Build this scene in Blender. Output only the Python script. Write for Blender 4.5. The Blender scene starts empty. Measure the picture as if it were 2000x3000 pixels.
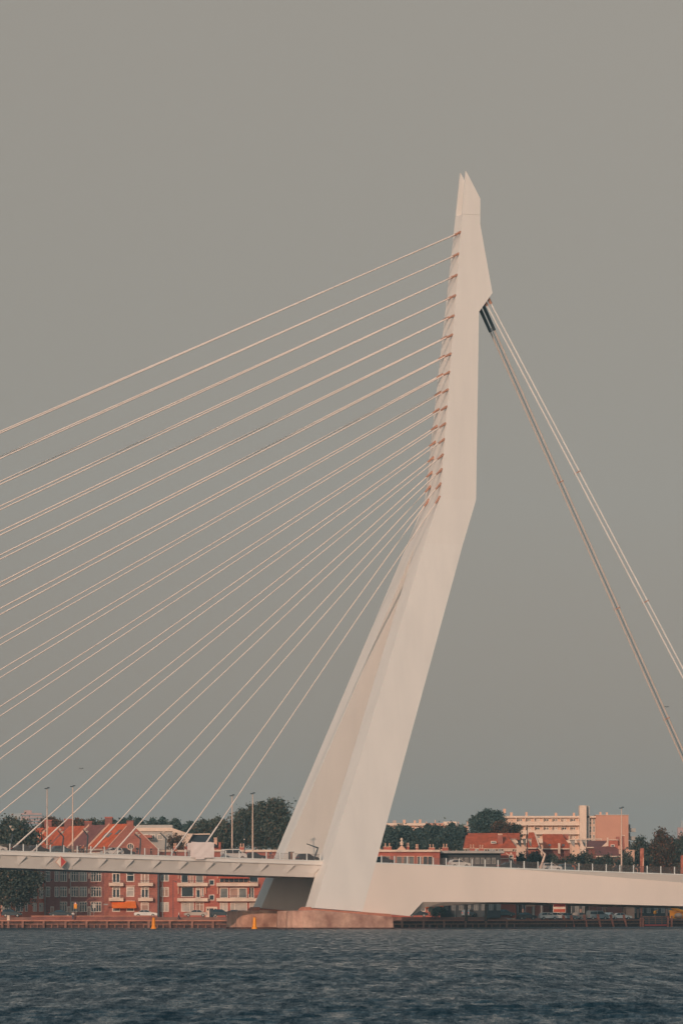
import bpy, bmesh, math, random
import numpy as np
from mathutils import Vector, Matrix
random.seed(7); rng = np.random.default_rng(7)
R = math.radians
S = bpy.context.scene
COL = S.collection

# ------------------------------------------------------------------ camera, world, sun, exposure
F, HY, H = 16000.0, 2675.0, 3.0          # focal length and horizon row in photo pixels, camera height in metres
cam = bpy.data.cameras.new("camera"); camo = bpy.data.objects.new("camera", cam); COL.objects.link(camo)
camo.location = (0, 0, H); camo.rotation_euler = (R(90), 0, 0)
cam.sensor_fit = 'HORIZONTAL'; cam.sensor_width = 24.0; cam.lens = 24.0 * F / 2000.0
cam.shift_y = (HY - 1500.0) / 2000.0
cam.clip_start = 1.0; cam.clip_end = 30000.0
S.camera = camo

SUN_EL, SUN_AZ = R(15.5), R(22)            # low evening sun behind the camera and to its left
sdir = Vector((-math.sin(SUN_AZ) * math.cos(SUN_EL), -math.cos(SUN_AZ) * math.cos(SUN_EL), math.sin(SUN_EL)))
sun = bpy.data.lights.new("sun", 'SUN'); sun.energy = 2.0; sun.angle = R(0.5); sun.color = (1.0, 0.69, 0.505)
suno = bpy.data.objects.new("sun", sun); COL.objects.link(suno)
suno.rotation_euler = (-sdir).to_track_quat('-Z', 'Y').to_euler(); suno.location = (-300, -400, 400)

W = bpy.data.worlds.new("World"); S.world = W; W.use_nodes = True
nt = W.node_tree; nt.nodes.clear()
out = nt.nodes.new('ShaderNodeOutputWorld'); bg = nt.nodes.new('ShaderNodeBackground')
sky = nt.nodes.new('ShaderNodeTexSky'); sky.sky_type = 'NISHITA'; sky.sun_disc = False
sky.sun_elevation = SUN_EL; sky.sun_rotation = math.pi + SUN_AZ
sky.air_density = 1.0; sky.dust_density = 3.0; sky.ozone_density = 1.0
hs = nt.nodes.new('ShaderNodeHueSaturation'); hs.inputs['Saturation'].default_value = 0.12
tint = nt.nodes.new('ShaderNodeMix'); tint.data_type = 'RGBA'; tint.blend_type = 'MULTIPLY'; tint.inputs[0].default_value = 1.0
tint.inputs[7].default_value = (1.0, 0.89, 0.75, 1)
hi = nt.nodes.new('ShaderNodeMix'); hi.data_type = 'RGBA'; hi.blend_type = 'MIX'
geo = nt.nodes.new('ShaderNodeTexCoord'); sep = nt.nodes.new('ShaderNodeSeparateXYZ')
mr = nt.nodes.new('ShaderNodeMapRange'); mr.inputs[1].default_value = 0.18; mr.inputs[2].default_value = 0.6
cool = nt.nodes.new('ShaderNodeMix'); cool.data_type = 'RGBA'; cool.blend_type = 'MULTIPLY'; cool.inputs[0].default_value = 1.0
cool.inputs[7].default_value = (0.80, 1.30, 1.50, 1)
L = nt.links.new
vm = nt.nodes.new('ShaderNodeVectorMath'); vm.operation = 'MULTIPLY_ADD'; vm.inputs[1].default_value = (1, 1, 0.55); vm.inputs[2].default_value = (0, 0, 0.30)
vn = nt.nodes.new('ShaderNodeVectorMath'); vn.operation = 'NORMALIZE'
L(geo.outputs['Generated'], vm.inputs[0]); L(vm.outputs[0], vn.inputs[0]); L(vn.outputs[0], sky.inputs[0])
L(sky.outputs[0], hs.inputs['Color']); L(hs.outputs[0], tint.inputs[6]); L(hs.outputs[0], cool.inputs[6])
L(geo.outputs['Generated'], sep.inputs[0]); L(sep.outputs[2], mr.inputs[0]); L(mr.outputs[0], hi.inputs[0])
L(tint.outputs[2], hi.inputs[6]); L(cool.outputs[2], hi.inputs[7]); gr = nt.nodes.new('ShaderNodeMapRange'); gr.inputs[1].default_value = 0.0; gr.inputs[2].default_value = 0.075; gr.inputs[3].default_value = 0.0; gr.inputs[4].default_value = 1.0
gc = nt.nodes.new('ShaderNodeMix'); gc.data_type = 'RGBA'; gc.inputs[6].default_value = (1.09, 0.89, 0.765, 1); gc.inputs[7].default_value = (1.09, 1.09, 1.09, 1)
gm = nt.nodes.new('ShaderNodeMix'); gm.data_type = 'RGBA'; gm.blend_type = 'MULTIPLY'; gm.inputs[0].default_value = 1.0
L(sep.outputs[2], gr.inputs[0]); L(hi.outputs[2], gm.inputs[6]); L(gr.outputs[0], gc.inputs[0]); L(gc.outputs[2], gm.inputs[7]); gl = nt.nodes.new('ShaderNodeMapRange'); gl.inputs[1].default_value = 0.0; gl.inputs[2].default_value = 0.17; gl.inputs[3].default_value = 0.85; gl.inputs[4].default_value = 1.02
gx_ = nt.nodes.new('ShaderNodeMix'); gx_.data_type = 'RGBA'; gx_.blend_type = 'MULTIPLY'; gx_.inputs[0].default_value = 1.0
L(sep.outputs[2], gl.inputs[0]); L(gm.outputs[2], gx_.inputs[6]); L(gl.outputs[0], gx_.inputs[7]); L(gx_.outputs[2], bg.inputs[0]); L(bg.outputs[0], out.inputs[0])
bg.inputs[1].default_value = 0.088
V = S.view_settings; V.view_transform = 'Standard'; V.look = 'None'; V.exposure = 0.0; V.gamma = 1.0
S.cycles.use_denoising = True; S.cycles.denoiser = 'OPENIMAGEDENOISE'; S.cycles.sample_clamp_indirect = 0; S.cycles.blur_glossy = 2.0
S.cycles.max_bounces = 6; S.cycles.volume_bounces = 1; S.cycles.transparent_max_bounces = 8
S.render.filter_size = 1.5 if hasattr(S.render, 'filter_size') else 1.5

# ------------------------------------------------------------------ helpers
def X(px, Y): return (px - 1000.0) * Y / F
def Z(py, Y): return H + (HY - py) * Y / F
def P(px, py, Y): return Vector((X(px, Y), Y, Z(py, Y)))

def mat(name, rgb, rough=0.6, var=0.1, scale=0.6, stretch=(1, 1, 1), metal=0.0, rgb2=None, bump=0.0, bands=0.0, spec=0.4):
    m = bpy.data.materials.new(name); m.use_nodes = True
    n = m.node_tree.nodes; l = m.node_tree.links; bs = n['Principled BSDF']
    bs.inputs['Roughness'].default_value = rough; bs.inputs['Metallic'].default_value = metal
    bs.inputs['Specular IOR Level'].default_value = spec
    g = n.new('ShaderNodeNewGeometry'); mp = n.new('ShaderNodeMapping'); mp.inputs['Scale'].default_value = [scale * s for s in stretch]
    tx = n.new('ShaderNodeTexNoise'); tx.inputs['Scale'].default_value = 1.0; tx.inputs['Detail'].default_value = 5.0; tx.inputs['Roughness'].default_value = 0.6
    l.new(g.outputs['Position'], mp.inputs[0]); l.new(mp.outputs[0], tx.inputs['Vector'])
    rp = n.new('ShaderNodeValToRGB'); rp.color_ramp.elements[0].position = 0.3; rp.color_ramp.elements[1].position = 0.7
    a = [max(0, c * (1 - var)) for c in rgb]; b = [min(1, c * (1 + var)) for c in (rgb2 or rgb)]
    rp.color_ramp.elements[0].color = (*a, 1); rp.color_ramp.elements[1].color = (*b, 1)
    l.new(tx.outputs['Fac'], rp.inputs[0]); src = rp.outputs[0]
    if bands:
        wv = n.new('ShaderNodeTexWave'); wv.wave_type = 'BANDS'; wv.bands_direction = 'Z'; wv.inputs['Scale'].default_value = bands; wv.inputs['Distortion'].default_value = 0.6
        l.new(g.outputs['Position'], wv.inputs['Vector'])
        mx = n.new('ShaderNodeMix'); mx.data_type = 'RGBA'; mx.blend_type = 'MULTIPLY'; mx.inputs[0].default_value = 0.28
        l.new(src, mx.inputs[6]); l.new(wv.outputs['Color'], mx.inputs[7]); src = mx.outputs[2]
    l.new(src, bs.inputs['Base Color'])
    if bump:
        bp = n.new('ShaderNodeBump'); bp.inputs['Strength'].default_value = bump; bp.inputs['Distance'].default_value = 0.05
        l.new(tx.outputs['Fac'], bp.inputs['Height']); l.new(bp.outputs[0], bs.inputs['Normal'])
    return m

M = {}
def defm(k, *a, **kw): M[k] = mat(k, *a, **kw); return M[k]
defm('white_steel', (0.745, 0.68, 0.63), 0.5, 0.032, 0.3, (1, 1, 0.12), rgb2=(0.765, 0.695, 0.64))
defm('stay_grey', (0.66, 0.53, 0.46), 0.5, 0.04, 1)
defm('pale_brick', (0.66, 0.45, 0.34), 0.8, 0.07, 0.4)
defm('girder_steel', (0.77, 0.635, 0.55), 0.5, 0.045, 0.09, (1, 1, 0.35), rgb2=(0.80, 0.65, 0.56))
defm('cable', (0.80, 0.66, 0.58), 0.45, 0.04, 2)
defm('copper', (0.46, 0.22, 0.14), 0.4, 0.2, 3, metal=0.1)
defm('dark_steel', (0.045, 0.06, 0.07), 0.5, 0.2, 2)
defm('rail_white', (0.72, 0.70, 0.66), 0.5, 0.05, 1)
defm('rail_bar', (0.13, 0.095, 0.085), 0.5, 0.05, 1)
defm('asphalt', (0.06, 0.055, 0.05), 0.85, 0.2, 0.8)
defm('walkway', (0.34, 0.15, 0.11), 0.85, 0.2, 0.8)
defm('concrete_pier', (0.34, 0.16, 0.12), 0.9, 0.12, 0.42, (1, 1, 0.9), rgb2=(0.64, 0.38, 0.28), bump=0.4)
defm('brick_brown', (0.40, 0.135, 0.095), 0.85, 0.16, 1.4, (1, 1, 2.5))
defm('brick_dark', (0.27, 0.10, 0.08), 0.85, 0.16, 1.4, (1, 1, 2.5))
defm('brick_red', (0.46, 0.125, 0.085), 0.85, 0.14, 1.4, (1, 1, 2.5))
defm('brick_orange', (0.52, 0.15, 0.095), 0.85, 0.14, 1.4, (1, 1, 2.5))
defm('tile_red', (0.60, 0.12, 0.05), 0.75, 0.22, 0.9, (1, 1, 1), bands=9)
defm('tile_orange', (0.66, 0.125, 0.045), 0.75, 0.22, 0.9, bands=9)
defm('tile_brown', (0.27, 0.10, 0.085), 0.75, 0.18, 0.9, bands=9)
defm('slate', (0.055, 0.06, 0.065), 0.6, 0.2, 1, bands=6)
defm('cream', (0.78, 0.56, 0.43), 0.7, 0.07, 0.8)
defm('cream_pink', (0.70, 0.40, 0.28), 0.75, 0.06, 0.4)
defm('pink_wall', (0.60, 0.28, 0.19), 0.8, 0.06, 0.25)
defm('white_paint', (0.80, 0.66, 0.55), 0.6, 0.06, 1)
defm('grey_paint', (0.42, 0.37, 0.33), 0.6, 0.1, 1)
defm('glass_dark', (0.02, 0.035, 0.045), 0.12, 0.2, 1.2, spec=0.5)
defm('glass_grey', (0.17, 0.17, 0.16), 0.3, 0.25, 1.5)
defm('blind_pale', (0.50, 0.42, 0.36), 0.7, 0.08, 1.5)
defm('blind_tan', (0.42, 0.24, 0.18), 0.7, 0.1, 1.5)
defm('awning_orange', (0.85, 0.17, 0.02), 0.8, 0.06, 2)
defm('awning_red', (0.55, 0.10, 0.05), 0.8, 0.08, 2)
defm('orange_paint', (1.0, 0.33, 0.01), 0.5, 0.06, 2)
defm('red_paint', (0.50, 0.06, 0.05), 0.55, 0.08, 2)
defm('rust', (0.42, 0.10, 0.06), 0.8, 0.35, 1.2, rgb2=(0.5, 0.17, 0.11))
defm('quay_cap', (0.50, 0.20, 0.13), 0.85, 0.2, 0.8)
defm('quay_wall', (0.045, 0.032, 0.03), 0.9, 0.35, 0.9, (1, 1, 2), rgb2=(0.13, 0.06, 0.048))
defm('timber', (0.30, 0.14, 0.10), 0.9, 0.35, 1.5, (1, 1, 0.4))
defm('paving', (0.26, 0.13, 0.10), 0.9, 0.15, 0.5)
defm('soil', (0.10, 0.09, 0.07), 0.95, 0.2, 0.05)
defm('car_white', (0.80, 0.72, 0.66), 0.3, 0.02, 1, spec=0.6)
defm('car_silver', (0.50, 0.40, 0.34), 0.3, 0.02, 1, metal=0.2)
defm('car_dark', (0.025, 0.04, 0.05), 0.25, 0.05, 1, spec=0.6)
defm('car_teal', (0.06, 0.12, 0.14), 0.3, 0.05, 1, spec=0.6)
defm('car_grey', (0.22, 0.25, 0.26), 0.3, 0.05, 1, spec=0.6)
defm('rubber', (0.02, 0.02, 0.02), 0.8, 0.1, 2)
defm('lamp_red', (0.6, 0.03, 0.02), 0.3, 0.05, 1)
defm('lamp_clear', (0.8, 0.75, 0.7), 0.2, 0.05, 1)
defm('skin', (0.60, 0.33, 0.23), 0.6, 0.05, 2)
defm('hair_dark', (0.03, 0.025, 0.025), 0.7, 0.1, 2)
defm('hair_ginger', (0.45, 0.14, 0.05), 0.7, 0.1, 2)
defm('cloth_black', (0.02, 0.03, 0.04), 0.9, 0.1, 2)
defm('cloth_blue', (0.05, 0.09, 0.13), 0.9, 0.1, 2)
defm('cloth_orange', (0.70, 0.17, 0.06), 0.9, 0.1, 2)
defm('cloth_white', (0.75, 0.66, 0.6), 0.9, 0.1, 2)
defm('sheet_white', (0.80, 0.66, 0.61), 0.8, 0.03, 0.6, bump=0.2)
defm('bark', (0.10, 0.07, 0.055), 0.9, 0.3, 2)
defm('pole_cream', (0.66, 0.46, 0.36), 0.5, 0.05, 1)

def leafmat(name, c1, c2, c3, p=0.82):
    m = bpy.data.materials.new(name); m.use_nodes = True; n = m.node_tree.nodes; l = m.node_tree.links; bs = n['Principled BSDF']
    bs.inputs['Roughness'].default_value = 0.75; bs.inputs['Specular IOR Level'].default_value = 0.2
    g = n.new('ShaderNodeNewGeometry'); rp = n.new('ShaderNodeValToRGB'); e = rp.color_ramp.elements
    e[0].color = (*c1, 1); e[0].position = 0; e[1].color = (*c3, 1); e[1].position = 1.0
    k = e.new(p); k.color = (*c2, 1)
    l.new(g.outputs['Random Per Island'], rp.inputs[0]); l.new(rp.outputs[0], bs.inputs['Base Color'])
    M[name] = m
leafmat('leaf_dark', (0.04, 0.062, 0.055), (0.115, 0.125, 0.095), (0.21, 0.125, 0.08))
leafmat('leaf_teal', (0.036, 0.066, 0.062), (0.09, 0.125, 0.112), (0.13, 0.14, 0.11))
leafmat('leaf_rust', (0.06, 0.06, 0.042), (0.12, 0.075, 0.05), (0.26, 0.10, 0.06), 0.7)

WL = {}
def wloc(o): return WL.get(o.name, Vector((0, 0, 0)))
class MB:
    def __init__(s): s.v = []; s.f = []
    def add(s, vs, fs):
        o = len(s.v); s.v += [tuple(v) for v in vs]; s.f += [tuple(i + o for i in f) for f in fs]; return s
    def box(s, x0, x1, y0, y1, z0, z1):
        return s.add([(x0, y0, z0), (x1, y0, z0), (x1, y1, z0), (x0, y1, z0), (x0, y0, z1), (x1, y0, z1), (x1, y1, z1), (x0, y1, z1)],
                     [(0, 3, 2, 1), (4, 5, 6, 7), (0, 1, 5, 4), (1, 2, 6, 5), (2, 3, 7, 6), (3, 0, 4, 7)])
    def loft(s, rings, cap=True):
        n = len(rings[0]); vs = [v for r in rings for v in r]; fs = []
        for k in range(len(rings) - 1):
            for i in range(n):
                j = (i + 1) % n; fs.append((k * n + i, k * n + j, (k + 1) * n + j, (k + 1) * n + i))
        if cap: fs += [tuple(reversed(range(n))), tuple(range((len(rings) - 1) * n, len(rings) * n))]
        return s.add(vs, fs)
    def prism(s, front, back): return s.loft([list(front), list(back)])
    def tube(s, p0, p1, r0, r1=None, n=8):
        p0, p1 = Vector(p0), Vector(p1); r1 = r0 if r1 is None else r1; d = (p1 - p0).normalized()
        u = d.orthogonal().normalized(); w = d.cross(u)
        ring = lambda p, r: [p + (u * math.cos(2 * math.pi * i / n) + w * math.sin(2 * math.pi * i / n)) * r for i in range(n)]
        return s.loft([ring(p0, r0), ring(p1, r1)])
    def lathe(s, c, prof, n=12):
        c = Vector(c)
        return s.loft([[c + Vector((r * math.cos(2 * math.pi * i / n), r * math.sin(2 * math.pi * i / n), z)) for i in range(n)] for r, z in prof])
    def build(s, name, m, parent=None, smooth=False, origin=None):
        v = np.array(s.v, float)
        if parent is not None: og = wloc(parent)
        elif origin is not None: og = Vector(origin)
        else: og = Vector(((v[:, 0].min() + v[:, 0].max()) / 2, (v[:, 1].min() + v[:, 1].max()) / 2, v[:, 2].min()))
        me = bpy.data.meshes.new(name); me.from_pydata([tuple(x) for x in (v - np.array(og))], [], s.f)
        bm = bmesh.new(); bm.from_mesh(me); bmesh.ops.recalc_face_normals(bm, faces=bm.faces); bm.to_mesh(me); bm.free()
        me.materials.append(M[m] if isinstance(m, str) else m)
        if smooth:
            me.polygons.foreach_set('use_smooth', [True] * len(me.polygons)); me.set_sharp_from_angle(angle=R(65))
        o = bpy.data.objects.new(name, me); COL.objects.link(o)
        if parent is not None: o.parent = parent
        else: o.location = og
        WL[o.name] = og
        return o
def tag(o, label=None, cat=None, group=None, kind=None):
    if label: o['label'] = label
    if cat: o['category'] = cat
    if group: o['group'] = group
    if kind: o['kind'] = kind
    return o
def thing(name, label, cat, loc=(0, 0, 0), group=None):
    o = bpy.data.objects.new(name, None); COL.objects.link(o); o.location = loc; WL[o.name] = Vector(loc)
    o.empty_display_size = 0.5
    return tag(o, label, cat, group)
def copy_tree(o, parent=None):
    c = o.copy(); COL.objects.link(c); c.parent = parent
    for ch in list(o.children): copy_tree(ch, c)
    return c

# ------------------------------------------------------------------ bridge frame: t along the axis (to the right and away), s across it, z up
TH = R(20); A_ = Vector((math.cos(TH), math.sin(TH), 0)); B_ = Vector((-math.sin(TH), math.cos(TH), 0)); O_ = Vector((0, 1000, 0))
def BP(t, s, z): return O_ + A_ * t + B_ * s + Vector((0, 0, z))
def so(z): return float(np.interp(z, [0, 72, 77, 128, 140], [0, 13.0, 13.8, 16.0, 16.35]))
def onp(px, py, s):
    """t, s, z of the point that stands at s (number or function of z) in the direction of photo pixel px, py"""
    dx, dz = (px - 1000) / F, (HY - py) / F; z = 10.0
    for _ in range(12):
        sv = s(z) if callable(s) else s
        lam = (sv + 1000 * B_.y) / (dx * B_.x + B_.y); z = H + dz * lam
    p = Vector((dx * lam, lam, 0)) - Vector((0, 1000, 0))
    return p.dot(A_), sv, z

bridge = thing('cable_stayed_bridge', 'white cable stayed bridge with bent steel pylon and fan of stay cables over river', 'bridge', BP(0, 18, 0))
Lp = [onp(px, py, so) for px, py in [(921, 2661), (1289, 1457), (1350, 674), (1365, 500)]]
Rp = [onp(px, py, so) for px, py in [(1061, 2672), (1101, 2528), (1394, 1465), (1402.5, 913), (1442, 858), (1406, 655), (1406.6, 581), (1365, 500)]]
def tL(z): return float(np.interp(z, [p[2] for p in Lp], [p[0] for p in Lp]))
def tR(z): return float(np.interp(z, [p[2] for p in Rp], [p[0] for p in Rp]))
ZC = 72.0
zseam = onp(1370, 627, so)[2]
def leg(far):
    T = lambda z: 5.0
    poly = [(Lp[0][0], Lp[0][2]), (tL(ZC), ZC), (tR(ZC), ZC), (Rp[1][0], Rp[1][2]), (Rp[0][0], Rp[0][2])]
    f = lambda t, z, d: BP(t, (36 - so(z) - d) if far else so(z) + d, z)
    return MB().prism([f(t, z, 0) for t, z in poly], [f(t, z, T(z)) for t, z in poly])
leg(False).build('pylon_leg', 'white_steel', bridge); leg(True).build('pylon_leg', 'white_steel', bridge)
lv = sorted({ZC, zseam - 0.03} | {round(p[2], 3) for p in Lp + Rp if ZC < p[2] < zseam - 0.1})
MB().loft([[BP(tL(z), so(z), z), BP(tR(z), so(z), z), BP(tR(z), 36 - so(z), z), BP(tL(z), 36 - so(z), z)] for z in lv]).build('pylon_head', 'white_steel', bridge)
pl = [(tL(zseam), zseam), (tR(zseam), zseam), (Rp[6][0], Rp[6][2]), (Lp[3][0], Lp[3][2])]
MB().prism([BP(t, so(z), z) for t, z in pl], [BP(t, so(z) + 0.5, z) for t, z in pl]).build('pylon_fin', 'white_steel', bridge)
MB().prism([BP(t, 36 - so(z), z) for t, z in pl], [BP(t, 36 - so(z) - 0.5, z) for t, z in pl]).build('pylon_fin', 'white_steel', bridge)

# deck: curb heights along t
lc = [onp(0, 2493, 5.5), onp(940, 2523, 5.5)]
kL = (lc[1][2] - lc[0][2]) / (lc[1][0] - lc[0][0])
def zcl(t): return lc[0][2] + kL * (t - lc[0][0])
sg = lambda z: 0.1806 * z
rcp = [onp(px, py, 1.6) for px, py in [(1060, 2525.5), (1500, 2543), (2000, 2562), (3000, 2600)]]
def zcr(t): return float(np.interp(t, [p[0] for p in rcp], [p[2] for p in rcp]))
T0, T1, T2 = -300.0, 4.0, 130.0
def sect(t, pts): return [BP(t, s, zcl(t) + dz) for s, dz in pts]
ts = [T0, T1]
MB().loft([sect(t, [(7.0, -3.05), (5.8, -0.76), (5.9, -0.20), (30.1, -0.20), (30.2, -0.76), (29.0, -3.05)]) for t in ts]).build('deck_girder', 'white_steel', bridge)
MB().loft([sect(t, [(5.5, -0.75), (5.5, 0.0), (5.9, 0.0), (5.9, -0.75)]) for t in ts]).build('deck_fascia', 'white_steel', bridge)
MB().loft([sect(t, [(5.38, -0.10), (5.38, 0.06), (5.62, 0.06), (5.62, -0.10)]) for t in ts]).build('curb', 'rail_white', bridge)
MB().loft([sect(t, [(30.1, -0.75), (30.1, 0.0), (30.5, 0.0), (30.5, -0.75)]) for t in ts]).build('deck_fascia', 'white_steel', bridge)
MB().loft([sect(t, [(5.92, -0.15), (10.5, -0.15), (10.5, -0.196), (5.92, -0.196)]) for t in ts]).build('walkway', 'walkway', bridge)
MB().loft([sect(t, [(10.9, -0.15), (25.5, -0.15), (25.5, -0.196), (10.9, -0.196)]) for t in ts]).build('roadway', 'asphalt', bridge)
for i in range(-16, 12):
    t = onp(52.6 + 78.55 * i, 2530, 7.0)[0]
    if t > T1 - 1: break
    zz = zcl(t)
    # slanting rib that stands proud of the girder side, deeper towards the top
    q = lambda tt, f, out: BP(tt, 5.8 + 1.2 * f - out * .87, zcl(tt) - .76 - 2.25 * f - out * .45)
    pts = [(t, 1.0, .04), (t + .02, .68, .10), (t + 1.0, .03, .42)]
    MB().loft([[q(a - 1.7, f, -.05), q(a + .08, f, -.05), q(a + .08, f, o_), q(a + .03, f, o_)] for a, f, o_ in pts]).build('rib', 'white_steel', bridge)
# anchor span on the other side of the pylon
def gpair(o, i_, d=1.3):
    a = onp(o[0], o[1], sg); b = onp(i_[0], i_[1], lambda z: sg(z) + d); return BP(a[0], a[1] + .004, a[2]), BP(*b)
def gedge(o, d=1.3):
    a = onp(o[0], o[1], sg); return BP(a[0], a[1] + .004, a[2]), BP(a[0], a[1] + d, a[2])
gp = [gedge((1094, 2528)), gedge((1500, 2546)), gedge((2000, 2587)), gedge((2600, 2634)),
      gedge((2600, 2672)), gpair((2000, 2656), (1985, 2657.5)), gpair((1550, 2644.6), (1550, 2646.8)), gpair((1450, 2644.2), (1450, 2648.5)),
      gpair((1300, 2643.6), (1300, 2654.5)), gpair((1238, 2643.5), (1246, 2659.5)), gpair((1200, 2685), (1206, 2684)), gedge((1055, 2672))]
gb = [BP((g[1] - O_).dot(A_), (g[1] - O_).dot(B_) + 3.7, g[1].z) for g in gp]
MB().loft([[g[0] for g in gp], [g[1] for g in gp], gb]).build('anchor_girder', 'girder_steel', bridge)
far = [(p.copy(), q.copy()) for p, q in gp]
def mirror(p): d = p - O_; return BP(d.dot(A_), 36 - d.dot(B_), p.z)
MB().loft([[mirror(g[0]) for g in gp], [mirror(g[1]) for g in gp], [mirror(g) for g in gb]]).build('anchor_girder', 'girder_steel', bridge)
# flared edge panel that grows out of the girder top, then the thin white curb
eg = []
for px, y0, y1 in [(1498, 2545.9, 2543.6), (2000, 2587, 2563.5), (2600, 2634, 2586)]:
    g = onp(px, y0, sg); zt = zcr(g[0]) - 0.22; ov = 0.55 * max(zt - g[2], 0.02)
    eg.append([BP(g[0], g[1], g[2]), BP(g[0], g[1] - ov, zt), BP(g[0], g[1] + 2.0, zt), BP(g[0], g[1] + 2.0, g[2])])
MB().loft(eg).build('edge_panel', 'white_steel', bridge)
def sr(t):   # s of the curb along the anchor span
    ps = [onp(px, y, sg) for px, y in [(1101, 2528), (1500, 2546), (2000, 2587), (2600, 2634)]]
    base = float(np.interp(t, [p[0] for p in ps], [p[1] for p in ps])); zt = float(np.interp(t, [p[0] for p in ps], [p[2] for p in ps]))
    return base - 0.55 * max(zcr(t) - 0.22 - zt, 0)
tcs = [onp(px, 2530, 1.8)[0] for px in (1101, 1300, 1500, 1750, 2000, 2600)]
MB().loft([[BP(t, sr(t) - 0.06, zcr(t) - 0.2), BP(t, sr(t) - 0.06, zcr(t)), BP(t, sr(t) + 0.35, zcr(t)), BP(t, sr(t) + 0.35, zcr(t) - 0.2)] for t in tcs]).build('curb', 'rail_white', bridge)
MB().loft([[BP(t, sr(t) + 0.36, zcr(t) - 0.15), BP(t, 9.0, zcr(t) - 0.15), BP(t, 9.0, zcr(t) - 0.45), BP(t, sr(t) + 0.36, zcr(t) - 0.45)] for t in tcs]).build('walkway', 'walkway', bridge)
MB().loft([[BP(t, 9.05, zcr(t) - 0.15), BP(t, 33.5, zcr(t) - 0.15), BP(t, 33.5, zcr(t) - 0.6), BP(t, 9.05, zcr(t) - 0.6)] for t in [T1 + 0.1] + tcs]).build('roadway', 'asphalt', bridge)

# stay cables
ya = [674, 738, 801, 861.5, 921, 978, 1034, 1088, 1140, 1190.5, 1240, 1286.5, 1332, 1375, 1417, 1456]
fe = [(0, 1263.8), (0, 1337), (0, 1410.6), (0, 1483), (0, 1557), (0, 1626), (0, 1706.8), (0, 1783), (0, 1871), (0, 1963), (0, 2070.6), (0, 2188.5), (0, 2336.5), (33, 2490), (264, 2498), (505, 2500)]
ne = [(0, 1269), (0, 1343.4), (0, 1419.4), (0, 1494), (0, 1568), (0, 1639), (0, 1719.6), (0, 1801), (0, 1890), (0, 1986), (0, 2098.4), (0, 2224), (0, 2382), (96, 2494.7), (330, 2502), (577, 2510)]
def pix(p): return (1000 + F * p.x / p.y, HY - F * (p.z - H) / p.y)
for k in range(16):
    for side in (0, 1):
        z = onp(1300, ya[k] + (2 if side else 0), 15)[2]
        off = 0.25 if side == 0 else float(np.interp(k, [0, 15], [1.9, 5.9]))
        anc = BP(tL(z) + 0.05, so(z) + off, z); ap = pix(anc); e = (ne, fe)[side][k]; sc = 11.7 if side == 0 else 24.3
        m = (e[1] - ap[1]) / (e[0] - ap[0])
        xd = (ap[1] - m * ap[0] - 2494.5) / (0.0319 - m)            # meets the deck line
        t, s_, zz = onp(xd, 2494.5 + 0.0319 * xd, sc); end = BP(t, s_, zz)
        rad = 0.13 if k < 8 else 0.11
        d = (end - anc).normalized()
        c = MB().tube(anc + d * 1.2, end, rad, rad, 6).build('stay_cable', 'cable', bridge, True)
        MB().tube(anc - d * 0.03, anc + d * (1.35 + 0.02 * k), 0.27, 0.155, 10).build('cable_socket', 'copper', c, True)
        ln = (end - anc).length
        MB().tube(end - d * min(7.0, ln * 0.1), end, 0.15, 0.15, 8).build('cable_sleeve', 'cable', c, True)
# back stays
for (p0, p1, s0, s1, cl) in [((1413, 905), (2000, 2214), 20.6, 32, [(1631.7, 1402), (1796.5, 1771), (1943.5, 2096.6)]), ((1428, 884), (2000, 1972), 16.4, 4.5, [(1682, 1381), (1886, 1760)])]:
    m = (p1[1] - p0[1]) / (p1[0] - p0[0]); ye = 2570; xe = p0[0] + (ye - p0[1]) / m
    a0 = BP(*onp(p0[0], p0[1], s0)); a1 = BP(*onp(xe, ye, s1)); d = (a1 - a0).normalized()
    up = Vector((0, -1, 0)).cross(d).normalized()
    for sgn in (-1, 1):
        o = up * 0.42 * sgn + Vector((0, 0.1 * sgn, 0))
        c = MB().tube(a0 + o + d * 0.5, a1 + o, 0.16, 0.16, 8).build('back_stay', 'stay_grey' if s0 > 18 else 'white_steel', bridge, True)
        MB().tube(a0 + o - d * 1.2, a0 + o + d * (4.6 if s0 > 18 else 0.6), 0.33, 0.3, 10).build('stay_socket', 'dark_steel' if s0 > 18 else 'copper', c, True)  # far sockets coloured dark for the pylon head's shadow on them
    if s0 > 18: MB().tube(a0 + d * 4.0, a1, 0.06, 0.06, 6).build('stay_gap_shade', 'dark_steel', bridge, True)  # dark tube added to stand for the shaded gap between the twin stays
    for q in cl:
        f = (q[1] - p0[1]) / (ye - p0[1]); cpt = a0.lerp(a1, f)
        MB().tube(cpt - up * 0.7, cpt + up * 0.7, 0.1, 0.1, 6).build('stay_clamp', 'copper', bridge)
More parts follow.
